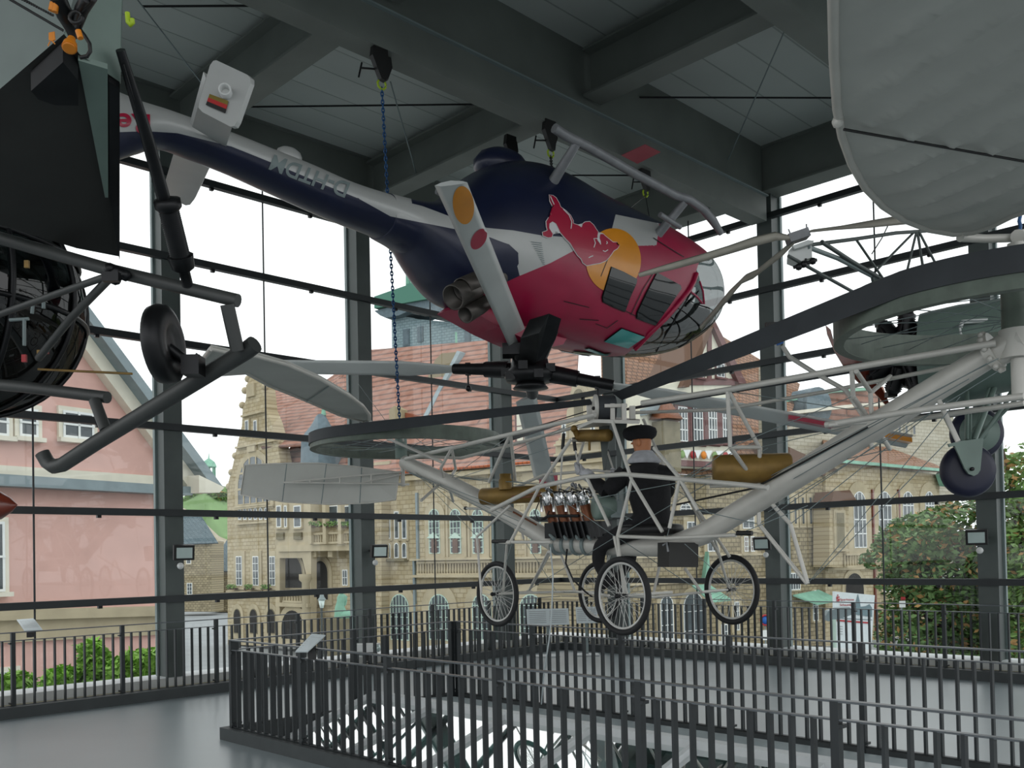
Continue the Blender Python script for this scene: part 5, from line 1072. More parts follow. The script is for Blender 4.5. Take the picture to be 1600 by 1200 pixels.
# main wheels
def jwheel(cx, cy, Y, R, face, nm):
    c = J(cx, cy, Y); ax = V(-.12, -1, 0).normalized(); m = MB(); m.lathe(c, ax, [(-.07, .01), (-.07, R * .7), (-.05, R * .92), (0, R), (.05, R * .92), (.07, R * .7), (.07, R * .1)], 40); m.build('tyre', 'rubber_navy', jet)
    if face: m = MB(); m.lathe(c + ax * .075, ax, [(0, .005), (.01, R * .72), (.0, R * .74)], 36); m.lathe(c + ax * .08, ax, [(0, R * .3), (.02, R * .28), (.02, .005)], 24); m.build('wheel_disc', 'green_grey', jet)
mat('rubber_navy', '191c33', 0.45, 0, 0.2, 5)
jwheel(1512, 735, 7.9, .228, False, 0); jwheel(1526, 677, 8.6, .240, True, 1)
m = MB(); m.prism([J(x, y, 7.80) for x, y in ((1480, 694), (1497, 690), (1535, 685), (1530, 735), (1526, 741), (1520, 744), (1512, 741), (1506, 733), (1490, 697), (1482, 699))], V(0, -.02, 0)); m.build('wheel_fork', 'green_grey', jet)
m = MB(); m.lathe(J(1518, 733, 7.78), V(0, -1, 0), [(0, .016), (.02, .016), (.02, .004)], 10); m.build('axle_bolt', 'black_metal', jet)
for a, b, r in (((1476, 650, 8.0), (1497, 691, 7.82), .018), ((1511, 600, 8.4), (1511, 688, 7.9), .017), ((1516, 640, 8.2), (1516, 688, 7.9), .012), ((1556, 600, 8.3), (1522, 688, 7.9), .024), ((1548, 600, 8.3), (1519, 688, 7.92), .014), ((1600, 590, 8.2), (1528, 690, 8.3), .017), ((1610, 600, 8.2), (1534, 680, 8.5), .017), ((1592, 595, 8.2), (1570, 625, 8.3), .014)): JT([a, b], r, 'gear_strut', 'green_grey')
m = MB(); m.tube([J(x, y, 8.05) for x, y in ((1500, 512), (1504, 503), (1520, 502), (1560, 499), (1600, 497))], .02, 8); m.tube([J(x, y, 8.05) for x, y in ((1500, 512), (1501, 522), (1506, 525), (1530, 524), (1536, 510), (1538, 502))], .01, 6); m.build('fairing_rail', 'blade_grey', jet)
# ================= the town outside =================
ZS = -5.2
m = MB(); m.box(V(30, 150, ZS - .3), (900, 620, .6)); struct_ground = m.build('street_ground', 'asphalt'); tag(struct_ground, 'grey street and market square outside the glass walls', 'street', kind='structure')
HZ = lambda x: unpx(V((x - 800) / FPX * 500, 500, 1.76))[1]
class Fac:
    def __init__(s, px, Y, vpx):
        s.P = at(px, HZ(px), Y); d = ray(vpx, HZ(vpx)); s.u = V(d.x, d.y, 0).normalized(); s.u = s.u if s.u.x > 0 else -s.u
        s.n = V(s.u.y, -s.u.x, 0); s.n = s.n if s.n.dot(s.P - EYE) < 0 else -s.n
    def p(s, px, py, off=0.0): return onp(px, py, s.P, s.n) + s.n * off
    def uv(s, v): return ((v - s.P).dot(s.u), v.z)
    def shift(s, d): f = Fac.__new__(Fac); f.u, f.n = s.u, s.n; f.P = s.P + s.n * d; return f
def wall(F, poly, mt, parent, name='wall', depth=.5, off=0.0, label=None):
    ps = [F.p(x, y) for x, y in poly]; ps = [V(v.x, v.y, max(v.z, ZS)) + F.n * off for v in ps]; return MB().prism(ps, -F.n * depth).build(name, mt, parent, uv=F.uv, label=label)
def rectp(F, x0, y0, x1, y1, off):
    """upright rectangle on the facade whose sides pass through the pixel box"""
    xm, ym = (x0 + x1) / 2, (y0 + y1) / 2; a = F.p(x0, ym); b = F.p(x1, ym); zt = F.p(xm, y0).z; zb_ = F.p(xm, y1).z
    return a + F.n * off, b + F.n * off, zb_, zt
def box_on(F, x0, y0, x1, y1, d, mt, parent, name, off=0.0):
    a, b, z0, z1 = rectp(F, x0, y0, x1, y1, off + d / 2); c = (a + b) / 2; m = MB(); m.box(V(c.x, c.y, (z0 + z1) / 2), ((b - a).length, d, z1 - z0), (F.u, F.n, ZZ)); return m.build(name, mt, parent, uv=F.uv)
def window(F, x0, y0, x1, y1, parent, arch=False, nx=2, ny=3, fr='win_white', sur='sandstone', pane='pane_dark', sw=.18, off=0.0, sill=True, bar=.045, arch_sur=False, uname='window'):
    a, b, z0, z1 = rectp(F, x0, y0, x1, y1, off); Wd = (b - a).length; H = z1 - z0; c = (a + b) / 2; u, n = F.u, F.n; ax = (u, n, ZZ); L = a if (a - F.P).dot(u) < (b - F.P).dot(u) else b
    def pt(s, t, o): return V(L.x, L.y, 0) + u * s + n * o + ZZ * (z0 + t)
    R = Wd / 2; hs = H - R if arch else H; hs = max(hs, 0.05)
    def outline(e, o):
        if not arch: return [pt(-e, -e, o), pt(Wd + e, -e, o), pt(Wd + e, H + e, o), pt(-e, H + e, o)]
        return [pt(-e, -e, o), pt(Wd + e, -e, o)] + [pt(R + (R + e) * math.cos(t), hs + (R + e) * math.sin(t), o) for t in arcpts(13, 0, math.pi)]
    m = MB(); m.prism(outline(sw, .10), -n * .12, 0)
    m.prism(outline(0.0, .112), -n * .04, 1)
    fo, fi = outline(0, .13), outline(-.07, .13); k = len(fo)
    if arch: fi = [pt(.07, .07, .13), pt(Wd - .07, .07, .13)] + [pt(R + (R - .07) * math.cos(t), hs + (R - .07) * math.sin(t), .13) for t in arcpts(13, 0, math.pi)]
    m.add(fo + fi, [(i, (i + 1) % k, k + (i + 1) % k, k + i) for i in range(k)], 1)
    for i in range(1, nx):
        s = Wd * i / nx; top = hs + math.sqrt(max(0, R * R - (s - R) ** 2)) if arch else H; m.box(pt(s, top / 2, .14), (bar, .03, top), ax, 1)
    for j in range(1, ny):
        t = H * j / ny; wd = Wd if t < hs or not arch else 2 * math.sqrt(max(.001, R * R - (t - hs) ** 2)); m.box(pt(R if arch else Wd / 2, t, .14), (wd, .03, bar), ax, 1)
    if sill: m.box(pt(Wd / 2, -sw * .6, .16), (Wd + sw * 2.6, .2, .12), ax, 0)
    w_ = m.build(uname, [sur, fr], parent, uv=F.uv)
    g = MB(); g.prism(outline(-.03 if not arch else 0, .118), -n * .004); g.build('pane', pane, w_)  # open arches get a dark sheet as painted inner shade, not glass
    return w_
def roofq(pts, mt, parent, name='roof', th=.15, udir=None, vdir=None):
    pts = [Vector(p) for p in pts]; u = udir or (pts[1] - pts[0]).normalized(); n = (pts[1] - pts[0]).cross(pts[-1] - pts[0]).normalized(); v = n.cross(u).normalized(); n = n if n.z > 0 else -n; v = v if v.z > 0 else -v
    return MB().prism(pts, -n * th).build(name, mt, parent, uv=lambda x: ((x - pts[0]).dot(u), (x - pts[0]).dot(v)))
def balustrade(F, x0, y0, x1, y1, n, parent, off=.35, mt='sandstone'):
    a, b, z0, z1 = rectp(F, x0, y0, x1, y1, off); m = MB(); H = z1 - z0
    m.beam(V(a.x, a.y, z1), V(b.x, b.y, z1), .3, .15); m.beam(V(a.x, a.y, z0), V(b.x, b.y, z0), .35, .15)
    for i in range(n + 1):
        c = a.lerp(b, i / n); m.lathe(V(c.x, c.y, z0), ZZ, [(0, .05), (H * .3, .10), (H * .6, .05), (H, .07)], 8)
    return m.build('balustrade', mt, parent)
# ---- pink gabled house ----
FP = Fac(120, 27, 1760)
house = thing('house', 'pink rendered gabled house with white verge behind the left railing', 'house', FP.p(120, 1100))
wall(FP, [(-230, 765), (30, 425), (286, 765), (278, 770), (278, 1180), (-230, 1180)], 'pink_render', house, depth=6)
def stripF(F, pts, off, d, mt, parent, nm):
    return MB().prism([F.p(x, y, off) for x, y in pts], -F.n * d).build(nm, mt, parent)
stripF(FP, [(30, 425), (286, 765), (312, 765), (30, 392)], .35, .5, 'cream_trim', house, 'verge_board'); stripF(FP, [(30, 396), (308, 764), (324, 764), (30, 376)], .8, 6, 'zinc', house, 'roof'); stripF(FP, [(30, 396), (-230, 740), (-250, 740), (30, 376)], .8, 6, 'zinc', house, 'roof')
stripF(FP, [(-230, 711), (286, 747), (286, 762), (-230, 727)], .08, .1, 'cream_trim', house, 'render_band'); stripF(FP, [(-230, 728), (285, 762), (285, 775), (-230, 750)], .5, .55, 'zinc', house, 'eaves_canopy')
stripF(FP, [(-230, 958), (278, 946), (278, 961), (-230, 976)], .30, .35, 'sandstone', house, 'cornice'); stripF(FP, [(-230, 976), (278, 961), (278, 990), (-230, 1016)], .12, .15, 'sandstone', house, 'stone_band')
for r_ in ((95, 644, 143, 686), (27, 639, 56, 683), (-20, 637, 10, 681), (-28, 815, 4, 925), (-20, 1050, 22, 1100)): window(FP, *r_, house, nx=2 if r_[2] - r_[0] > 35 else 1, ny=2, sur='cream_trim', sw=.12, bar=.06)
stripF(FP, [(282, 745), (322, 764), (314, 772), (282, 772)], .9, .6, 'cream_trim', house, 'soffit')
# ---- small stone houses, hill and castle lantern ----
FS = Fac(310, 122, -6000)
h2 = thing('house', 'small rubble stone house with slate roof between pink house and town hall', 'house', FS.p(310, 960)); wall(FS, [(270, 848), (331, 846), (331, 956), (270, 956)], 'stone_rough', h2, depth=3)
roofq([FS.p(262, 851, .5), FS.p(344, 848, .5), FS.p(290, 806, -4), FS.p(262, 800, -4)], 'slate_roof', h2)
window(FS, 292, 868, 299, 881, h2, nx=1, ny=1, sw=.1); window(FS, 293, 911, 301, 929, h2, nx=2, ny=3, sw=.1)
FS2 = Fac(345, 128, -6000); h3 = thing('house', 'low stone house with slate roof touching the left edge of the town hall', 'house', FS2.p(345, 960)); wall(FS2, [(328, 890), (360, 890), (360, 956), (328, 956)], 'stone_rough', h3, depth=3); roofq([FS2.p(326, 892, .4), FS2.p(366, 892, .4), FS2.p(366, 838, -5), FS2.p(326, 842, -5)], 'slate_roof', h3)
m = MB(); cx = at(318, 866, 105)
for i in range(1): pass
rr = []; nH = 26
def hill(pts, Y, dep, nm, mt, lab):
    top = [at(x, y, Y) for x, y in pts]; m = MB(); rows = []
    for k in range(9):
        t = k / 8; rows.append([V(p.x, p.y - dep * t + random.uniform(-1, 1) * 1.0, ZS + (p.z - ZS) * math.cos(t * math.pi / 2) + random.uniform(-.6, .6) * (0 if k in (0, 8) else 1)) for p in top])
    n = len(top); m.add([x for r in rows for x in r], [(i * n + j, i * n + j + 1, (i + 1) * n + j + 1, (i + 1) * n + j) for i in range(8) for j in range(n - 1)], 0, True)
    return tag(m.build(nm, mt), lab, 'hill')
hill([(x, y) for x, y in ((230, 800), (270, 782), (290, 778), (300, 772), (315, 762), (330, 757), (345, 758), (360, 765), (380, 780), (420, 800))], 175, 20, 'wooded_hill', 'hill_green', 'green wooded hill below the castle lantern')
hill([(x, y) for x, y in ((230, 800), (275, 790), (300, 800), (325, 822), (345, 838), (370, 850))], 160, 6, 'rock_face', 'rock', 'pale rock face below the wooded hill')
_hw = [o for o in C.objects if o.name == 'wooded_hill'][0]
foliage_later = []
cas = thing('castle_tower', 'distant green copper lantern tower above the wooded hill', 'tower', at(327, 765, 215))
m = MB(); c = at(327, 760, 215); s = 215 / FPX; cc = lambda y: V(c.x, c.y, at(327, y, 215).z)
MB().lathe(V(c.x, c.y, ZS), ZZ, [(0, 21 * s), (cc(768).z - ZS, 21 * s)], 16).build('tower_base', 'slate', cas); MB().lathe(cc(768), ZZ, [(0, 22 * s), (6 * s, 20 * s), (14 * s, 12 * s), (18 * s, 9 * s)], 20).build('dome', 'slate', cas)
m = MB(); m.lathe(cc(750), ZZ, [(0, 12 * s), (2 * s, 12 * s), (2 * s, 10 * s), (5 * s, 10 * s)], 12); m.lathe(cc(728), ZZ, [(-2 * s, 12 * s), (2 * s, 11 * s), (6 * s, 9 * s), (10 * s, 4 * s), (12 * s, 1.2 * s), (20 * s, .3 * s)], 12); m.build('lantern_roof', 'copper_green', cas)
for k in range(8):
    a = k * math.pi / 4 + .2; MB().tube([cc(748) + V(math.cos(a), math.sin(a), 0) * 9 * s, cc(728) + V(math.cos(a), math.sin(a), 0) * 9 * s], 1.1 * s, 6).build('lantern_column', 'copper_green', cas)
# ---- town hall, left wing ----
FM = Fac(745, 60, -900); FL = FM.shift(.8); FG = Fac(432, FL.p(432, 870).y + .3, -615)
hall = thing('town_hall', 'large sandstone town hall with stepped gable, arcades and red tiled roofs', 'building', FM.p(700, 985))
gab = [(356, 1010), (355, 760), (362, 735), (372, 690), (378, 665), (379, 640), (384, 625), (386, 600), (391, 588), (388, 580), (394, 575), (402, 580), (406, 592), (412, 604), (416, 640), (424, 660), (432, 690), (438, 720), (440, 1010)]
wall(FG, gab, 'stone_wall', hall, depth=1.0, label='stepped gable wall with strapwork edges')
for y, x0, x1 in ((790, 371, 423), (817, 372, 424), (647, 381, 414), (925, 358, 436), (694, 372, 434)): box_on(FG, x0, y - 1.5, x1, y + 1.5, .3, 'sandstone', hall, 'string_course')
window(FG, 373, 712, 423, 787, hall, arch=True, nx=5, ny=3, sw=.5, bar=.16, fr='sandstone'); 
for i in range(6): window(FG, 374 + i * 8.2, 793, 379 + i * 8.2, 812, hall, arch=True, nx=1, ny=1, fr='win_white', sw=.1, sill=False)
for x in (385, 398): window(FG, x, 657, x + 5, 676, hall, nx=1, ny=1, sw=.12)
for x0 in (371, 397, 423): 
    window(FG, x0, 869, x0 + 9, 915, hall, nx=2, ny=4, sw=.42); 
for k, (x0, x1) in enumerate(((366, 378), (391, 404), (418, 432))):
    window(FG, x0 + 1, 951, x1, 990, hall, arch=True, nx=1, ny=1, fr='sandstone_dark', pane='opening_shade', sw=.4, sill=False, uname='arcade_arch')
m_ = MB()
for x, y in ((377, 633), (381, 610), (386, 592), (394, 573), (404, 588), (412, 604), (366, 712), (360, 738), (356, 760), (431, 690)): m_.ball(FG.p(x, y, -.1), .30, 8)
m_.build('scroll_ornament', 'sandstone', hall); box_on(FG, 388, 600, 400, 620, .2, 'sandstone', hall, 'carved_panel'); box_on(FG, 390, 695, 402, 706, .25, 'sandstone', hall, 'coat_of_arms')
# flower boxes
def flowers(F, x0, y0, x1, y1, lab, off=.35):
    a, b, z0, z1 = rectp(F, x0, y0, x1, y1, off); c = (a + b) / 2; root = thing('flower_box', lab, 'flower box', V(c.x, c.y, z0), 'flower boxes on the town hall'); MB().box(V(c.x, c.y, z0 + (z1 - z0) * .2), ((b - a).length, .25, (z1 - z0) * .4), (F.u, F.n, ZZ)).build('box', 'bark', root)
    m = MB()
    for k in range(90):
        p = V(c.x, c.y, z0 + (z1 - z0) * .6) + F.u * random.uniform(-.5, .5) * (b - a).length + ZZ * random.uniform(-.4, .5) * (z1 - z0) + F.n * random.uniform(-.1, .25); s1 = V(random.uniform(-1, 1), random.uniform(-1, 1), random.uniform(-1, 1)).normalized() * .09; s2 = V(random.uniform(-1, 1), random.uniform(-1, 1), random.uniform(-1, 1)).normalized() * .09; m.add([p - s1, p + s2, p + s1, p - s2], [(0, 1, 2, 3)])
    m.build('plants', 'leaf_mid', root, fixn=False)
for x, y, lab in ((372, 919, 'flower box under the leftmost arcade storey window'), (398, 919, 'flower box under the middle of three arcade storey windows'), (425, 919, 'flower box under the third arcade storey window, beside the loggia arch')): flowers(FG, x - 6, y - 5, x + 6, y + 2, lab, .5)
# turret block and loggia
wall(FL, [(430, 1010), (430, 780), (484, 778), (484, 782), (596, 782), (596, 1010)], 'stone_wall', hall, depth=6)
wall(FL.shift(1.6), [(432, 852), (556, 850), (556, 860), (432, 862)], 'sandstone', hall, name='balcony_slab', depth=1.6)
FLb = FL.shift(1.6); FLt = FL.shift(1.4)
wall(FLt, [(431, 853), (431, 1010), (437, 1010), (437, 872), (472, 872), (479, 900), (482, 1010), (486, 1010), (486, 853)], 'sandstone', hall, name='loggia_front', depth=.5)
window(FLt.shift(-1.0), 437, 865, 475, 920, hall, arch=True, nx=1, ny=1, fr='sandstone', pane='opening_shade', sw=.2, sill=False, uname='loggia_arch'); window(FL, 491, 875, 515, 938, hall, arch=True, nx=1, ny=1, fr='sandstone', pane='opening_shade', sw=.35, sill=False, uname='doorway')
window(FL, 537, 890, 545, 915, hall, nx=2, ny=2, sw=.25); window(FLt, 441, 952, 478, 1000, hall, arch=True, nx=1, ny=1, fr='sandstone', pane='opening_shade', sw=.4, sill=False, uname='arcade_arch')
balustrade(FLt, 446, 929, 476, 940, 7, hall, off=.1); box_on(FLt, 436, 942, 486, 948, .3, 'sandstone', hall, 'string_course')
m = MB(); m.lathe(FLt.p(480, 910, .1), ZZ, [(-4, .35), (0, .3), (.2, .5), (.6, .5)], 14); m.build('column', 'sandstone', hall)
wall(FLt, [(430, 776), (484, 776), (484, 852), (430, 852)], 'sandstone', hall, name='turret_wall', depth=3.0)
for x0, x1 in ((434, 441), (461, 472), (446, 450)): window(FLt, x0, 790, x1, 824, hall, nx=1, ny=2, sw=.12)
box_on(FLt, 461, 832, 473, 843, .15, 'sandstone_dark', hall, 'carved_panel'); box_on(FLt, 434, 832, 445, 843, .15, 'sandstone_dark', hall, 'carved_panel')
for x0, x1 in ((498, 506), (514, 530), (540, 554)): window(FL, x0, 790, x1, 822, hall, nx=1, ny=1, sw=.1, sill=False)
balustrade(FLb, 487, 833, 555, 848, 18, hall, off=.0)
for x in (487, 510, 534, 557): 
    box_on(FLb, x, 786, x + 5, 850, .35, 'sandstone', hall, 'pier')
for x in (508, 533): box_on(FL, x, 853, x + 7, 870, 1.2, 'sandstone', hall, 'bracket')
for x0, x1, lab in ((489, 508, 'left flower box on the balcony railing of the town hall'), (513, 532, 'middle flower box on the balcony railing of the town hall'), (539, 553, 'right flower box on the balcony railing of the town hall')): flowers(FLb, x0, 816, x1, 824, lab, .2)
# slate dome of the turret
c = FLt.p(468, 726, -2.0); sc = c.y / FPX; z_ = lambda y: at(468, y, c.y).z
m = MB(); m.lathe(V(c.x, c.y, z_(778)), ZZ, [(0, 33 * sc), (z_(740) - z_(778), 33 * sc), (z_(690) - z_(778), 31 * sc), (z_(680) - z_(778), 27 * sc), (z_(665) - z_(778), 15 * sc), (z_(650) - z_(778), 7 * sc), (z_(648) - z_(778), 4 * sc)], 24); m.build('turret_dome', 'slate', hall)
m = MB(); m.lathe(V(c.x + .2, c.y, z_(650)), ZZ, [(0, 4.2 * sc), (8 * sc, 3 * sc), (12 * sc, 2 * sc), (22 * sc, .5 * sc)], 12); m.build('turret_spire', 'copper_green', hall)
# ---- main facade ----
wall(FM, [(575, 1012), (575, 745), (600, 744), (710, 735), (845, 724), (905, 719), (905, 1012)], 'stone_wall', hall, depth=8)
stripF(FM, [(640, 745), (850, 727), (905, 722), (905, 730), (850, 735), (640, 752)], .6, .7, 'sandstone', hall, 'eaves'); stripF(FM, [(596, 740), (905, 715), (905, 720), (596, 746)], .75, .3, 'zinc', hall, 'gutter')
for x0 in (671, 704, 739, 829, 862):
    window(FM, x0 + 1, 795, x0 + 18, 865, hall, arch=True, nx=3, ny=7, fr='win_green', sw=.45); box_on(FM, x0 + 6, 842, x0 + 14, 864, .19, 'pane_brown', hall, 'shutter')
for x0, x1 in ((670, 690), (704, 724), (738, 758), (828, 848)):
    stripF(FM, [(x0, 841), ((x0 + x1) / 2, 832), (x1, 841)], .22, .1, 'win_green', hall, 'pediment')
for i, x0 in enumerate((605, 618, 630)): window(FM, x0, 799 if i == 1 else 806, x0 + 7, 842, hall, arch=i != 1, nx=1, ny=1, sw=.14, sill=False); window(FM, x0, 848, x0 + 7, 872, hall, arch=True, nx=1, ny=1, sw=.14, sill=False)
box_on(FM, 600, 873, 638, 877, .4, 'sandstone_dark', hall, 'sill'); 
for x0, x1 in ((612, 641), (672, 704), (740, 770), (814, 850), (880, 900)): window(FM, x0, 928, x1, 1000, hall, arch=True, nx=6, ny=4, fr='win_green', sw=.7, sill=False)
box_on(FM, 648, 871, 900, 874, .5, 'sandstone', hall, 'string_course'); box_on(FM, 648, 898, 900, 902, .5, 'sandstone', hall, 'string_course'); balustrade(FM, 656, 877, 900, 897, 52, hall, off=.15)
box_on(FM, 652, 770, 655, 880, .15, 'zinc', hall, 'downpipe'); box_on(FM, 648, 873, 651, 1000, .15, 'zinc', hall, 'downpipe')
for x in (700, 734, 768, 822): box_on(FM, x, 775, x + 2.5, 870, .2, 'sandstone', hall, 'pilaster')
box_on(FM, 818, 738, 848, 754, .12, 'sandstone', hall, 'carved_panel'); box_on(FM, 583, 722, 612, 745, .2, 'sandstone', hall, 'carved_panel')
# roofs of main block
eL, eR = FM.p(596, 743, 1.0), FM.p(905, 718, 1.0)
def roofpx(pts, Ys, mt, nm='roof', parent=hall): return roofq([at(x, y, Y) for (x, y), Y in zip(pts, Ys)], mt, parent, nm, udir=FM.u)
Rz = at(700, 535, 75)
RF0 = FM.shift(-9)
roofq([FM.p(430, 752, .8), FM.p(905, 718, .8), RF0.p(905, 520), RF0.p(560, 548)], 'roof_tile', hall, udir=FM.u)
roofq([FM.p(560, 745, .85), FM.p(905, 718, .85), FM.p(905, 706, .2), FM.p(560, 735, .2)], 'roof_orange', hall, udir=FM.u)
roofq([FM.p(418, 700, .6), FM.p(560, 690, .6), RF0.p(565, 556), RF0.p(500, 600), RF0.p(424, 604)], 'roof_tile', hall, udir=FM.u)
for x, y in ((535, 668), (521, 670), (506, 676)): 
    m = MB(); p = FM.shift(-1.9).p(x, y); m.box(p, (.5, .1, 1.3), (FM.u, FM.n, (ZZ * .8 - FM.n * .6 + FM.u * .5).normalized())); m.build('roof_light', 'lamp_glass', hall)
FD = FM.shift(-2.2)
stripF(FD, [(600, 705), (608, 655), (608, 640), (616, 634), (627, 640), (628, 655), (640, 705)], 0, .6, 'stone_wall', hall, 'dormer_gable'); stripF(FD, [(628, 652), (628, 644), (690, 660), (690, 690), (632, 705)], -.3, .6, 'roof_orange', hall, 'dormer_roof')
rs_ = lambda x, y, e=.5: FM.shift(.8 - 9.8 * (745 - y) / 210 + e).p(x, y)
MB().prism([rs_(x, y) for x, y in ((640, 690), (655, 640), (668, 590), (680, 562), (690, 552), (714, 550), (690, 600), (664, 648), (655, 690))], -FM.n * .9).build('parapet_wall', 'stone_rough', hall)
MB().prism([rs_(x, y, .8) for x, y in ((652, 668), (714, 548), (719, 550), (657, 671))], -FM.n * .6).build('parapet_coping', 'zinc', hall)
m = MB(); p = FM.p(534, 545, -12); m.tube([p - ZZ * 2, p + ZZ * 3.2], .09, 8); m.ball(p + ZZ * 1.0, .42, 10); m.build('roof_finial', 'copper_green', hall)
# ---- slate tower ----
FT = Fac(690, 84, -1900); FT2 = Fac(640, 82, 2300)
tow = thing('tower', 'slate-clad church tower with green copper gallery, behind the red roof', 'tower', FT.p(690, 700))
wall(FT, [(646, 560), (646, 498), (756, 508), (756, 575)], 'tower_slate', tow, depth=6); 
wall(FT.shift(.02), [(613, 620), (612, 492), (648, 497), (648, 620)], 'tower_slate', tow, depth=6)
stripF(FT, [(594, 489), (640, 478), (700, 462), (760, 470), (760, 500), (720, 496), (680, 494), (650, 488), (632, 496), (612, 500), (603, 496)], .9, 4, 'slate', tow, 'cornice')
stripF(FT, [(597, 468), (672, 442), (672, 448), (690, 449), (690, 470), (597, 486)], 1.2, 4, 'copper_band', tow, 'gallery'); stripF(FT, [(672, 442), (760, 455), (760, 466), (672, 462)], 1.1, 4, 'copper_band', tow, 'gallery')
wall(FT.shift(-1), [(634, 470), (634, 380), (740, 380), (740, 470)], 'copper_band', tow, name='belfry', depth=3)
for r_ in ((632, 516, 639, 539), (654, 512, 660, 533), (728, 518, 734, 536)): window(FT, *r_, tow, nx=1, ny=1, fr='slate', sur='slate', sw=.1, pane='slate', sill=False)
# ---- central stone gable and right hand ranges ----
FR = Fac(1000, 57.3, 2640)
wall(FR, [(900, 1020), (900, 735), (1040, 740), (1200, 748), (1290, 760), (1300, 1020)], 'stone_rough', hall, depth=8)
cg = [(868, 760), (868, 690), (882, 684), (886, 640), (893, 632), (893, 600), (898, 588), (906, 585), (914, 590), (919, 604), (920, 640), (930, 655), (950, 690), (1000, 700), (1036, 740), (1036, 760)]
wall(FM.shift(1.5), cg[:13] + [(952, 760)], 'sandstone', hall, name='centre_gable', depth=1.2); window(FM.shift(1.5), 897, 606, 915, 660, hall, arch=True, nx=1, ny=1, sur='sandstone', fr='sandstone', pane='sandstone_dark', sw=.2)
for y in (690, 706, 722, 745): box_on(FM.shift(1.5), 870, y, 950, y + 3, .3, 'sandstone', hall, 'string_course')
for x0 in (880, 900, 925): window(FM.shift(1.5), x0, 662, x0 + 6, 684, hall, nx=1, ny=1, sw=.1)
window(FM, 808, 640, 832, 690, hall, nx=2, ny=2, fr='timber', sur='timber', pane='plaster', sw=.1)
# brick-roofed middle range
RB = FR.shift(-7)
roofq([FR.p(935, 735, .5), FR.p(1200, 745, .5), RB.p(1250, 600), RB.p(1120, 520), RB.p(940, 505)], 'roof_brown', hall, udir=FR.u)
# half timbered gable
FH = FR.shift(1.2)
tim = thing('half_timbered_bay', 'half-timbered gabled bay with four tall windows above the stone wall', 'building', FH.p(1110, 740))
wall(FH, [(1000, 728), (1000, 612), (1060, 596), (1143, 590), (1143, 732)], 'plaster', tim, depth=4)
wall(FH.shift(.02), [(1064, 600), (1108, 505), (1150, 592)], 'plaster', tim, name='gable', depth=3)
stripF(FH, [(1058, 606), (1108, 498), (1108, 512), (1070, 606)], .35, 3.5, 'roof_brown', tim, 'verge_board'); stripF(FH, [(1108, 498), (1160, 600), (1148, 600), (1108, 512)], .35, 3.5, 'timber', tim, 'verge_board')
for pts in ([(1072, 592), (1146, 592), (1146, 602), (1072, 602)], [(1104, 520), (1110, 520), (1110, 592), (1104, 592)], [(1080, 560), (1138, 560), (1138, 565), (1080, 565)]): stripF(FH, pts, .12, .1, 'timber', tim, 'timber_beam')
for x0 in (1085, 1118): window(FH, x0, 568, x0 + 12, 590, tim, nx=2, ny=2, fr='win_white', sur='timber', sw=.12)
stripF(FH, [(1000, 640), (1050, 622), (1140, 624), (1140, 630), (1050, 628), (1000, 650)], .5, .5, 'zinc', tim, 'eaves')
for x0, x1 in ((1058, 1072), (1081, 1096), (1105, 1118), (1127, 1138)): window(FH, x0, 636, x1, 690, tim, nx=3, ny=3, fr='win_white', sur='timber', sw=.3, bar=.07)
stripF(FH, [(1000, 716), (1145, 724), (1145, 732), (1000, 726)], .3, .3, 'timber', tim, 'carved_beam')
for k in range(7):
    x = 1030 + k * 17; stripF(FH, [(x, 702 + k * .6), (x + 12, 702 + k * .6), (x + 6, 716 + k * .6)], .18, .05, 'win_white', tim, 'painted_triangle')
    p = FH.p(x + 14.5, 710 + k * .6, .2)
    if k < 6:
        m = MB(); m.lathe(p, FH.n, [(0, .25), (.05, .25), (.06, .02)], 12); m.build('painted_rosette', ('orange', 'leaf_mid', 'red')[k % 3], tim)
# oriel with orange roof
m = MB(); c = FR.p(1008, 665, 1.6); m.lathe(V(c.x, c.y, FR.p(1008, 662).z), ZZ, [(0, 1.15), (.5, .8), (1.3, .25), (1.4, .02)], 6); m.build('oriel_roof', 'copper', hall); MB().box(V(c.x, c.y, c.z - 1.5), (1.4, 1.2, 3), (FR.u, FR.n, ZZ)).build('oriel', 'sandstone_dark', hall)
# windows on the rough stone wing
for r_, a in (((1072, 815, 1086, 865), 0), ((1103, 812, 1118, 862), 0), ((1158, 790, 1176, 826), 1), ((1161, 838, 1167, 862), 0), ((1171, 838, 1177, 862), 0), ((1066, 925, 1098, 1015), 1), ((1125, 975, 1135, 1010), 0), ((1146, 940, 1153, 985), 0), ((1060, 785, 1078, 800), 1), ((1030, 930, 1050, 1000), 1)):
    window(FR, *r_, hall, arch=bool(a), nx=2, ny=3, sw=.3, pane='pane_brown' if r_[0] in (1161, 1171) else 'pane_dark')
for y in (866, 905): box_on(FR, 960, y, 1290, y + 3, .2, 'sandstone', hall, 'string_course')
for x in (1228, 1238, 1250, 1262): window(FR.shift(.8), x, 776, x + 5, 820, hall, nx=1, ny=1, sw=.2, fr='sandstone', sill=False)
window(FR.shift(.8), 1229, 895, 1248, 922, hall, nx=5, ny=1, sw=.1, sill=False); window(FR.shift(.8), 1268, 922, 1276, 970, hall, arch=True, nx=2, ny=4, sw=.1)
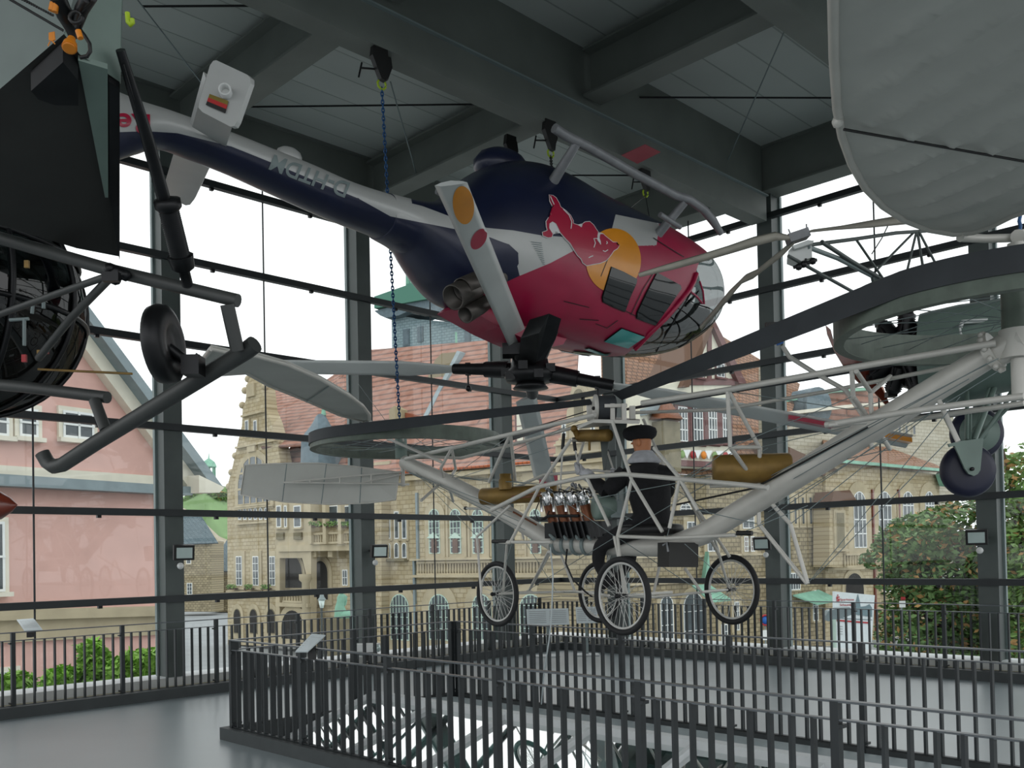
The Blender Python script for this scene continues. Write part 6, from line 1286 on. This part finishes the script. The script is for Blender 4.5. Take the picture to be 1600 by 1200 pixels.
# copper porches
for pts, lab in (([(1222, 929), (1262, 921), (1275, 936), (1238, 942)], 'canopy'), ([(1064, 914), (1090, 912), (1104, 935), (1072, 938)], 'canopy')):
    MB().prism([FR.p(pts[0][0], pts[0][1], .9), FR.p(pts[1][0], pts[1][1], .9), FR.p(pts[2][0], pts[2][1], 2.0), FR.p(pts[3][0], pts[3][1], 2.0)], V(0, 0, -.1)).build('porch_canopy', 'copper_green', hall)
stripF(FR, [(1090, 905), (1096, 862), (1099, 905)], .6, .3, 'copper_green', hall, 'copper_spirelet')
# right range with round-headed windows
FQ = FR.shift(1.0)
rng = thing('stone_range', 'sandstone range with tall round-headed windows, half hidden by trees', 'building', FQ.p(1380, 1010))
wall(FQ, [(1290, 1020), (1290, 722), (1468, 742), (1468, 1020)], 'stone_wall', rng, depth=7)
for x0, x1 in ((1332, 1351), (1371, 1391), (1409, 1426), (1444, 1458)): window(FQ, x0, 768, x1, 856, rng, arch=True, nx=3, ny=4, sw=.75, bar=.08)
for x0 in (1378, 1405, 1440): window(FQ, x0, 895, x0 + 12, 925, rng, arch=True, nx=2, ny=1, sw=.2)
for x in (1364, 1405): box_on(FQ, x, 765, x + 2, 1010, .15, 'wood', rng, 'downpipe')
box_on(FQ, 1290, 884, 1466, 888, .2, 'sandstone', rng, 'string_course')
roofq([FQ.p(1284, 722, .6), FQ.p(1474, 738, .6), FQ.shift(-5).p(1440, 715), FQ.shift(-5).p(1340, 680), FQ.shift(-5).p(1284, 682)], 'roof_brown', rng, udir=FQ.u)
stripF(FQ, [(1284, 718), (1474, 735), (1474, 739), (1284, 723)], .8, .3, 'copper_green', rng, 'gutter'); MB().prism([FQ.p(1456, 742, .8), FQ.p(1468, 728, .8), FQ.p(1482, 745, .8), FQ.p(1478, 762, .8), FQ.p(1462, 760, .8)], -FQ.n * .5).build('copper_corner', 'copper_green', rng)
# oriel bay with tiled hood
FO = FQ.shift(1.3)
wall(FO, [(1296, 886), (1296, 792), (1326, 790), (1326, 886)], 'stone_wall', rng, name='bay', depth=1.3); window(FO, 1304, 800, 1318, 858, rng, nx=1, ny=1, sw=.15, fr='sandstone', pane='sandstone_dark'); stripF(FO, [(1292, 792), (1297, 768), (1322, 766), (1338, 790)], .3, 1.5, 'roof_brown', rng, 'bay_roof'); balustrade(FO, 1318, 866, 1350, 885, 8, rng, off=.1); window(FQ, 1318, 894, 1348, 940, rng, arch=True, nx=1, ny=1, sw=.3, fr='sandstone', pane='opening_shade', sill=False, uname='arch')
# wing between: rough stone with slot windows, roof
wall(FR.shift(.8), [(1216, 1010), (1216, 740), (1294, 745), (1294, 1010)], 'stone_rough', rng, name='wing', depth=2); stripF(FR, [(1190, 690), (1290, 735), (1290, 745), (1216, 742), (1190, 730)], 1.0, 2, 'roof_brown', rng, 'roof')
# bank block and red roof far right
FB = Fac(1360, 78, 3200); bank = thing('brick_building', 'tall pale brick building with red tiled roof rising behind the stone range', 'building', FB.p(1360, 900))
wall(FB, [(1215, 900), (1215, 668), (1370, 655), (1490, 650), (1490, 900)], 'pale_brick', bank, depth=10); wall(FB.shift(-2), [(1206, 700), (1206, 634), (1235, 622), (1330, 606), (1380, 604), (1400, 660), (1400, 700)], 'roof_tile', bank, name='roof', depth=3)
stripF(FB, [(1216, 645), (1330, 632), (1395, 628), (1395, 633), (1330, 637), (1216, 650)], .3, 1, 'cream_trim', bank, 'cornice'); stripF(FB, [(1235, 622), (1330, 603), (1385, 601), (1385, 605), (1330, 608), (1235, 627)], -1.5, 2, 'copper_green', bank, 'ridge'); m = MB(); p = FB.p(1288, 632, -.5); m.lathe(p, -FB.n, [(0, 1.5), (3, 1.5)], 20); m.build('eyebrow_dormer', 'slate', bank)
for x in (1401, 1412, 1424): window(FB, x, 664, x + 5, 680, bank, nx=1, ny=1, sw=.05, sill=False, fr='pale_brick', sur='pale_brick')
ch = thing('chimney', 'pale brick chimney standing beside the right wall column', 'chimney', Fac(1222, 60, 3000).p(1222, 700)); wall(Fac(1222, 62, 3000), [(1213, 750), (1213, 560), (1228, 560), (1228, 750)], 'pale_brick', ch, depth=1.5, name='stack'); box_on(Fac(1222, 62, 3000), 1211, 556, 1230, 561, .2, 'sandstone', ch, 'cap')
# ---- trees and shrubs ----
def foliage(blobs, Y, dy, n, size, mt, seed, parent, name='foliage', pose=None):
    random.seed(seed); m = MB(); tot = sum(b[2] * b[3] for b in blobs)
    for bx, by, rx, ry in blobs:
        k = int(n * rx * ry / tot); c = at(bx, by, Y); s = Y / FPX
        for _ in range(k):
            while True:
                x, y, z = random.uniform(-1, 1), random.uniform(-1, 1), random.uniform(-1, 1); r = x * x + y * y + z * z
                if .25 < r < 1: break
            if random.random() < .25: continue
            p = c + V(x * rx * s, y * dy, z * ry * s); a = V(random.gauss(0, 1), random.gauss(0, 1), random.gauss(0, .5)).normalized(); b = a.cross(V(random.gauss(0, 1), random.gauss(0, 1), random.gauss(0, 1))).normalized(); sz = size * random.uniform(.6, 1.3)
            m.add([p - a * sz, p + b * sz * .45, p + a * sz, p - b * sz * .45], [(0, 1, 2, 3)], 0 if random.random() > .12 or 'leaf_light' in mt else 1)
    return m.build(name, [mt, 'berry'] if 'leaf_light' != mt else [mt, 'leaf_mid'], parent, fixn=False)
def tree(px, base, Y, blobs, dy, n, size, mt, seed, lab, trunk=.22):
    b = at(px, base, Y); b.z = ZS; t = thing('tree', lab, 'tree', b); random.seed(seed + 5); top = at(blobs[0][0], blobs[0][1], Y)
    m = MB(); m.tube([b, b.lerp(top, .5) + V(.1, 0, 0), top], [trunk, trunk * .7, trunk * .3], 10); m.build('trunk', 'bark', t)
    for bx, by, rx, ry in blobs[1:8]:
        m = MB(); q0 = b.lerp(top, .55); q1 = at(bx, by, Y) + V(0, random.uniform(-.5, .5), 0); m.tube([q0, q0.lerp(q1, .5) + ZZ * .3, q1], [trunk * .45, trunk * .25, trunk * .1], 6); m.build('branch', 'bark', t)
    foliage(blobs, Y, dy, n, size, mt, seed, t); return t
tree(1480, 1100, 24, [(1480, 900, 80, 70), (1420, 850, 50, 40), (1380, 875, 28, 18), (1440, 830, 50, 30), (1500, 820, 60, 40), (1560, 900, 70, 90), (1425, 910, 50, 30), (1450, 960, 72, 50), (1530, 980, 80, 70), (1408, 1000, 32, 45), (1480, 1030, 100, 35), (1395, 855, 20, 14), (1560, 1030, 60, 50)], 1.3, 26000, .10, 'leaf_dark', 11, 'large rowan tree with orange berries in front of the sandstone range')
tree(1620, 1100, 22, [(1620, 850, 60, 110), (1590, 770, 34, 40), (1585, 735, 26, 18), (1600, 715, 22, 12), (1600, 900, 50, 90), (1610, 1000, 60, 60), (1575, 700, 6, 5)], 1.2, 12000, .095, 'leaf_mid', 12, 'tree at the right edge beyond the last column')
def shrub(blobs, Y, n, size, mt, seed, lab):
    b = at(blobs[0][0], 1090, Y); t = thing('shrub', lab, 'shrub', V(b.x, b.y, ZS)); 
    MB().tube([V(b.x, b.y, ZS), at(blobs[0][0], blobs[0][1], Y)], .05, 6).build('stem', 'bark', t); foliage(blobs, Y, .5, n, size, mt, seed, t)
foliage([(255, 800, 25, 14), (285, 792, 22, 12), (305, 785, 20, 14), (325, 775, 22, 12), (345, 775, 22, 14), (335, 800, 30, 18), (355, 810, 26, 26), (350, 835, 20, 18), (300, 765, 8, 5)], 171, 3, 6000, .75, 'leaf_mid', 31, _hw)
shrub([(20, 1068, 34, 20), (5, 1080, 30, 18), (55, 1082, 30, 12)], 16.5, 1200, .085, 'leaf_light', 21, 'bright green shrub outside the glass at the far left')
shrub([(145, 1030, 18, 26), (140, 1008, 10, 10), (140, 1060, 40, 24), (100, 1058, 30, 18), (160, 1045, 20, 20)], 16.2, 2600, .085, 'leaf_light', 22, 'bright green shrub with a tall shoot behind the left railing')
shrub([(205, 1045, 35, 26), (208, 1025, 14, 10), (235, 1040, 28, 28), (252, 1025, 12, 14), (215, 1060, 50, 18)], 15.8, 2800, .085, 'leaf_light', 23, 'bright green shrub beside the first wall column')
# ---- street furniture ----
def old_lamp(px, top, bot, Y, lab):
    t = thing('street_lamp', lab, 'street lamp', V(at(px, bot, Y).x, Y, ZS)); s = Y / FPX; c = lambda y: at(px, y, Y)
    MB().lathe(V(c(0).x, Y, ZS) if False else V(at(px, bot, Y).x, Y, ZS), ZZ, [(0, .22), (.8, .16), (.9, .07), (c(top + 24).z - ZS, .05)], 10).build('post', 'steel_dark', t); MB().lathe(c(top + 24), ZZ, [(0, 3 * s), (14 * s, 6 * s), (14 * s, .2 * s)], 6).build('lantern', 'lamp_glass', t); MB().lathe(c(top + 11), ZZ, [(0, 7 * s), (4 * s, 4 * s), (8 * s, 3 * s), (11 * s, .5 * s)], 6).build('hood', 'steel_grey', t)
old_lamp(503, 926, 990, 44, 'old lantern street lamp left of the green statue')
st_ = thing('statue', 'green bronze statue of a robed figure on a pedestal', 'statue', at(533, 990, 43)); st_.location.z = ZS; ORG[st_.name] = V(at(533, 990, 43).x, 43, ZS)
s = 43 / FPX; c = lambda x, y: at(x, y, 43)
MB().box(V(c(533, 980).x, 43, (c(533, 966).z + ZS) / 2), (1.1, 1.0, c(533, 966).z - ZS)).build('pedestal', 'sandstone_dark', st_)
m = MB(); m.loft([[c(x, y) + V(rx * math.cos(t), rx * .7 * math.sin(t), 0) for t in [2 * math.pi * i / 14 for i in range(14)]] for x, y, rx in ((533, 964, .32), (532, 955, .27), (531, 948, .22), (533, 940, .20), (535, 933, .24), (534, 929, .15), (533, 927, .06))]); m.ball(c(534, 925), .11, 10); m.tube([c(529, 932), c(528, 940), c(533, 944)], .05, 8); m.tube([c(538, 932), c(541, 938), c(539, 946)], .05, 8); m.build('figure', 'copper_green', st_)
m = MB(); m.ball(c(541, 962), (.35, .3, .25), 10); m.build('rock_base', 'copper_green', st_)
ml = thing('street_lamp', 'modern grey street lamp with a flat angled head near the white hoarding', 'street lamp', at(1303, 1010, 21)); 
m = MB(); P0 = at(1303, 1060, 21); P0.z = ZS; m.tube([P0, at(1302, 968, 21)], .06, 10); m.build('pole', 'win_green', ml)
m = MB(); m.prism([at(1291, 962, 21), at(1294, 955, 21), at(1310, 950, 21), at(1328, 949, 21), at(1333, 955, 21), at(1330, 961, 21), at(1310, 968, 21), at(1294, 971, 21)], V(.05, .35, 0)); m.build('lamp_head', 'zinc', ml)
# bank hoarding
FS_ = Fac(1336, 40, 3800); hb_ = thing('hoarding', 'white advertising hoarding with red lettering in front of the stone range', 'sign', FS_.p(1336, 1020))
wall(FS_, [(1304, 924), (1367, 930), (1362, 1004), (1359, 1030), (1305, 1030)], 'paper', hb_, name='board', depth=.12)
def sign_text(F, txt, x0, y0, x1, y1, mt, nm='lettering', bold=.01):
    vs, fs = text_outline(txt, 1.0, bold); a0 = min(v.x for v in vs); a1 = max(v.x for v in vs); b0 = min(v.y for v in vs); b1 = max(v.y for v in vs); m = MB(); A = F.p(x0, y0, .02); B = F.p(x1, y0, .02); D = F.p(x0, y1, .02)
    m.add([A + (B - A) * ((v.x - a0) / (a1 - a0)) + (D - A) * (1 - (v.y - b0) / (b1 - b0)) for v in vs], fs); return m.build(nm, mt, hb_, fixn=False)
sign_text(FS_, 'Sparkasse', 1312, 935, 1334, 939.5, 'red'); sign_text(FS_, 'Schaumburg', 1312, 943, 1336, 948, 'red')
m = MB(); q_ = lambda x, y: FS_.p(x, y, .02); m.prism([q_(1306.5, 932), q_(1311, 932), q_(1311, 934), q_(1308, 934), q_(1308, 935.3), q_(1311, 935.3), q_(1311, 939.5), q_(1306.5, 939.5), q_(1306.5, 937.8), q_(1309.5, 937.8), q_(1309.5, 936.8), q_(1306.5, 936.8)], FS_.n * .01); m.build('logo', 'red', hb_); MB().ball(FS_.p(1308.5, 930, .02), .03, 8).build('logo_dot', 'red', hb_)
MB().prism([q_(1307, 968), q_(1358, 972), q_(1358, 974.5), q_(1307, 970.5)], FS_.n * .01).build('red_line', 'red', hb_); MB().prism([q_(1304, 965), q_(1362, 968), q_(1362, 969), q_(1304, 966)], FS_.n * .01).build('divider', 'slate', hb_)
for y in (978, 982, 986, 990): MB().prism([q_(1308, y), q_(1316, y + .5), q_(1316, y + 1.3), q_(1308, y + .8)], FS_.n * .01).build('small_print', 'text_grey', hb_)
m = MB(); m.prism([q_(x, y) for x, y in ((1336, 960), (1337, 940), (1340, 928), (1343, 941), (1344, 948), (1352, 947), (1358, 944), (1362, 950), (1362, 964))], FS_.n * .008); m.build('skyline_picture', 'tower_slate', hb_); MB().prism([q_(1332, 985), q_(1337, 985.3), q_(1337, 990), q_(1332, 989.6)], FS_.n * .01).build('picture', 'slate', hb_)
ns = thing('traffic_sign', 'round red and blue no-parking sign beside the right wall column', 'traffic sign', at(1196, 1000, 38)); p = at(1196, 969, 38); MB().lathe(p, V(0, -1, 0), [(0, .17), (.02, .17), (.03, .02)], 20).build('sign_face', 'blue', ns); MB().tube([p + V(.2 * math.cos(t), -.02, .2 * math.sin(t)) for t in [2 * math.pi * i / 24 for i in range(24)]], .04, 6, closed=True).build('sign_rim', 'red', ns); b_ = V(p.x, p.y + .05, ZS); MB().tube([b_, p + V(0, .05, 0)], .03, 6).build('post', 'steel_grey', ns); MB().box(p - V(0, 0, .6), (.3, .03, .4)).build('plate', 'win_white', ns)
ns = thing('traffic_sign', 'small white and red sign at the edge of the rowan tree', 'traffic sign', at(1410, 960, 23)); p = at(1410, 944, 23); MB().box(p, (.14, .03, .16)).build('plate', 'win_white', ns); MB().box(p + V(.02, 0, .14), (.1, .03, .07)).build('top_plate', 'red', ns); MB().tube([V(p.x, p.y + .05, ZS), p + V(0, .05, 0)], .025, 6).build('post', 'steel_grey', ns)

# groups for things that repeat
GR = {'steel_column': 'steel columns of the glass walls', 'roof_girder': 'roof girders', 'roof_cross_beam': 'roof cross beams', 'edge_beam': 'edge beams over the glass walls', 'railing': 'dark steel railings', 'bracing_rod': 'bracing rods under the roof', 'beam_tag': 'white tags on the cross beams', 'label_stand': 'information panels by the glass corner', 'rail_label': 'label panels on the railings', 'tree': 'trees outside the right glass wall', 'shrub': 'bright green shrubs outside the left glass wall', 'cable': 'thin cables below the rear beam clamp'}
for o in list(C.objects):
    if o.parent is None:
        b = o.name.split('.')[0]
        if b in GR and 'category' in o: o['group'] = GR[b]
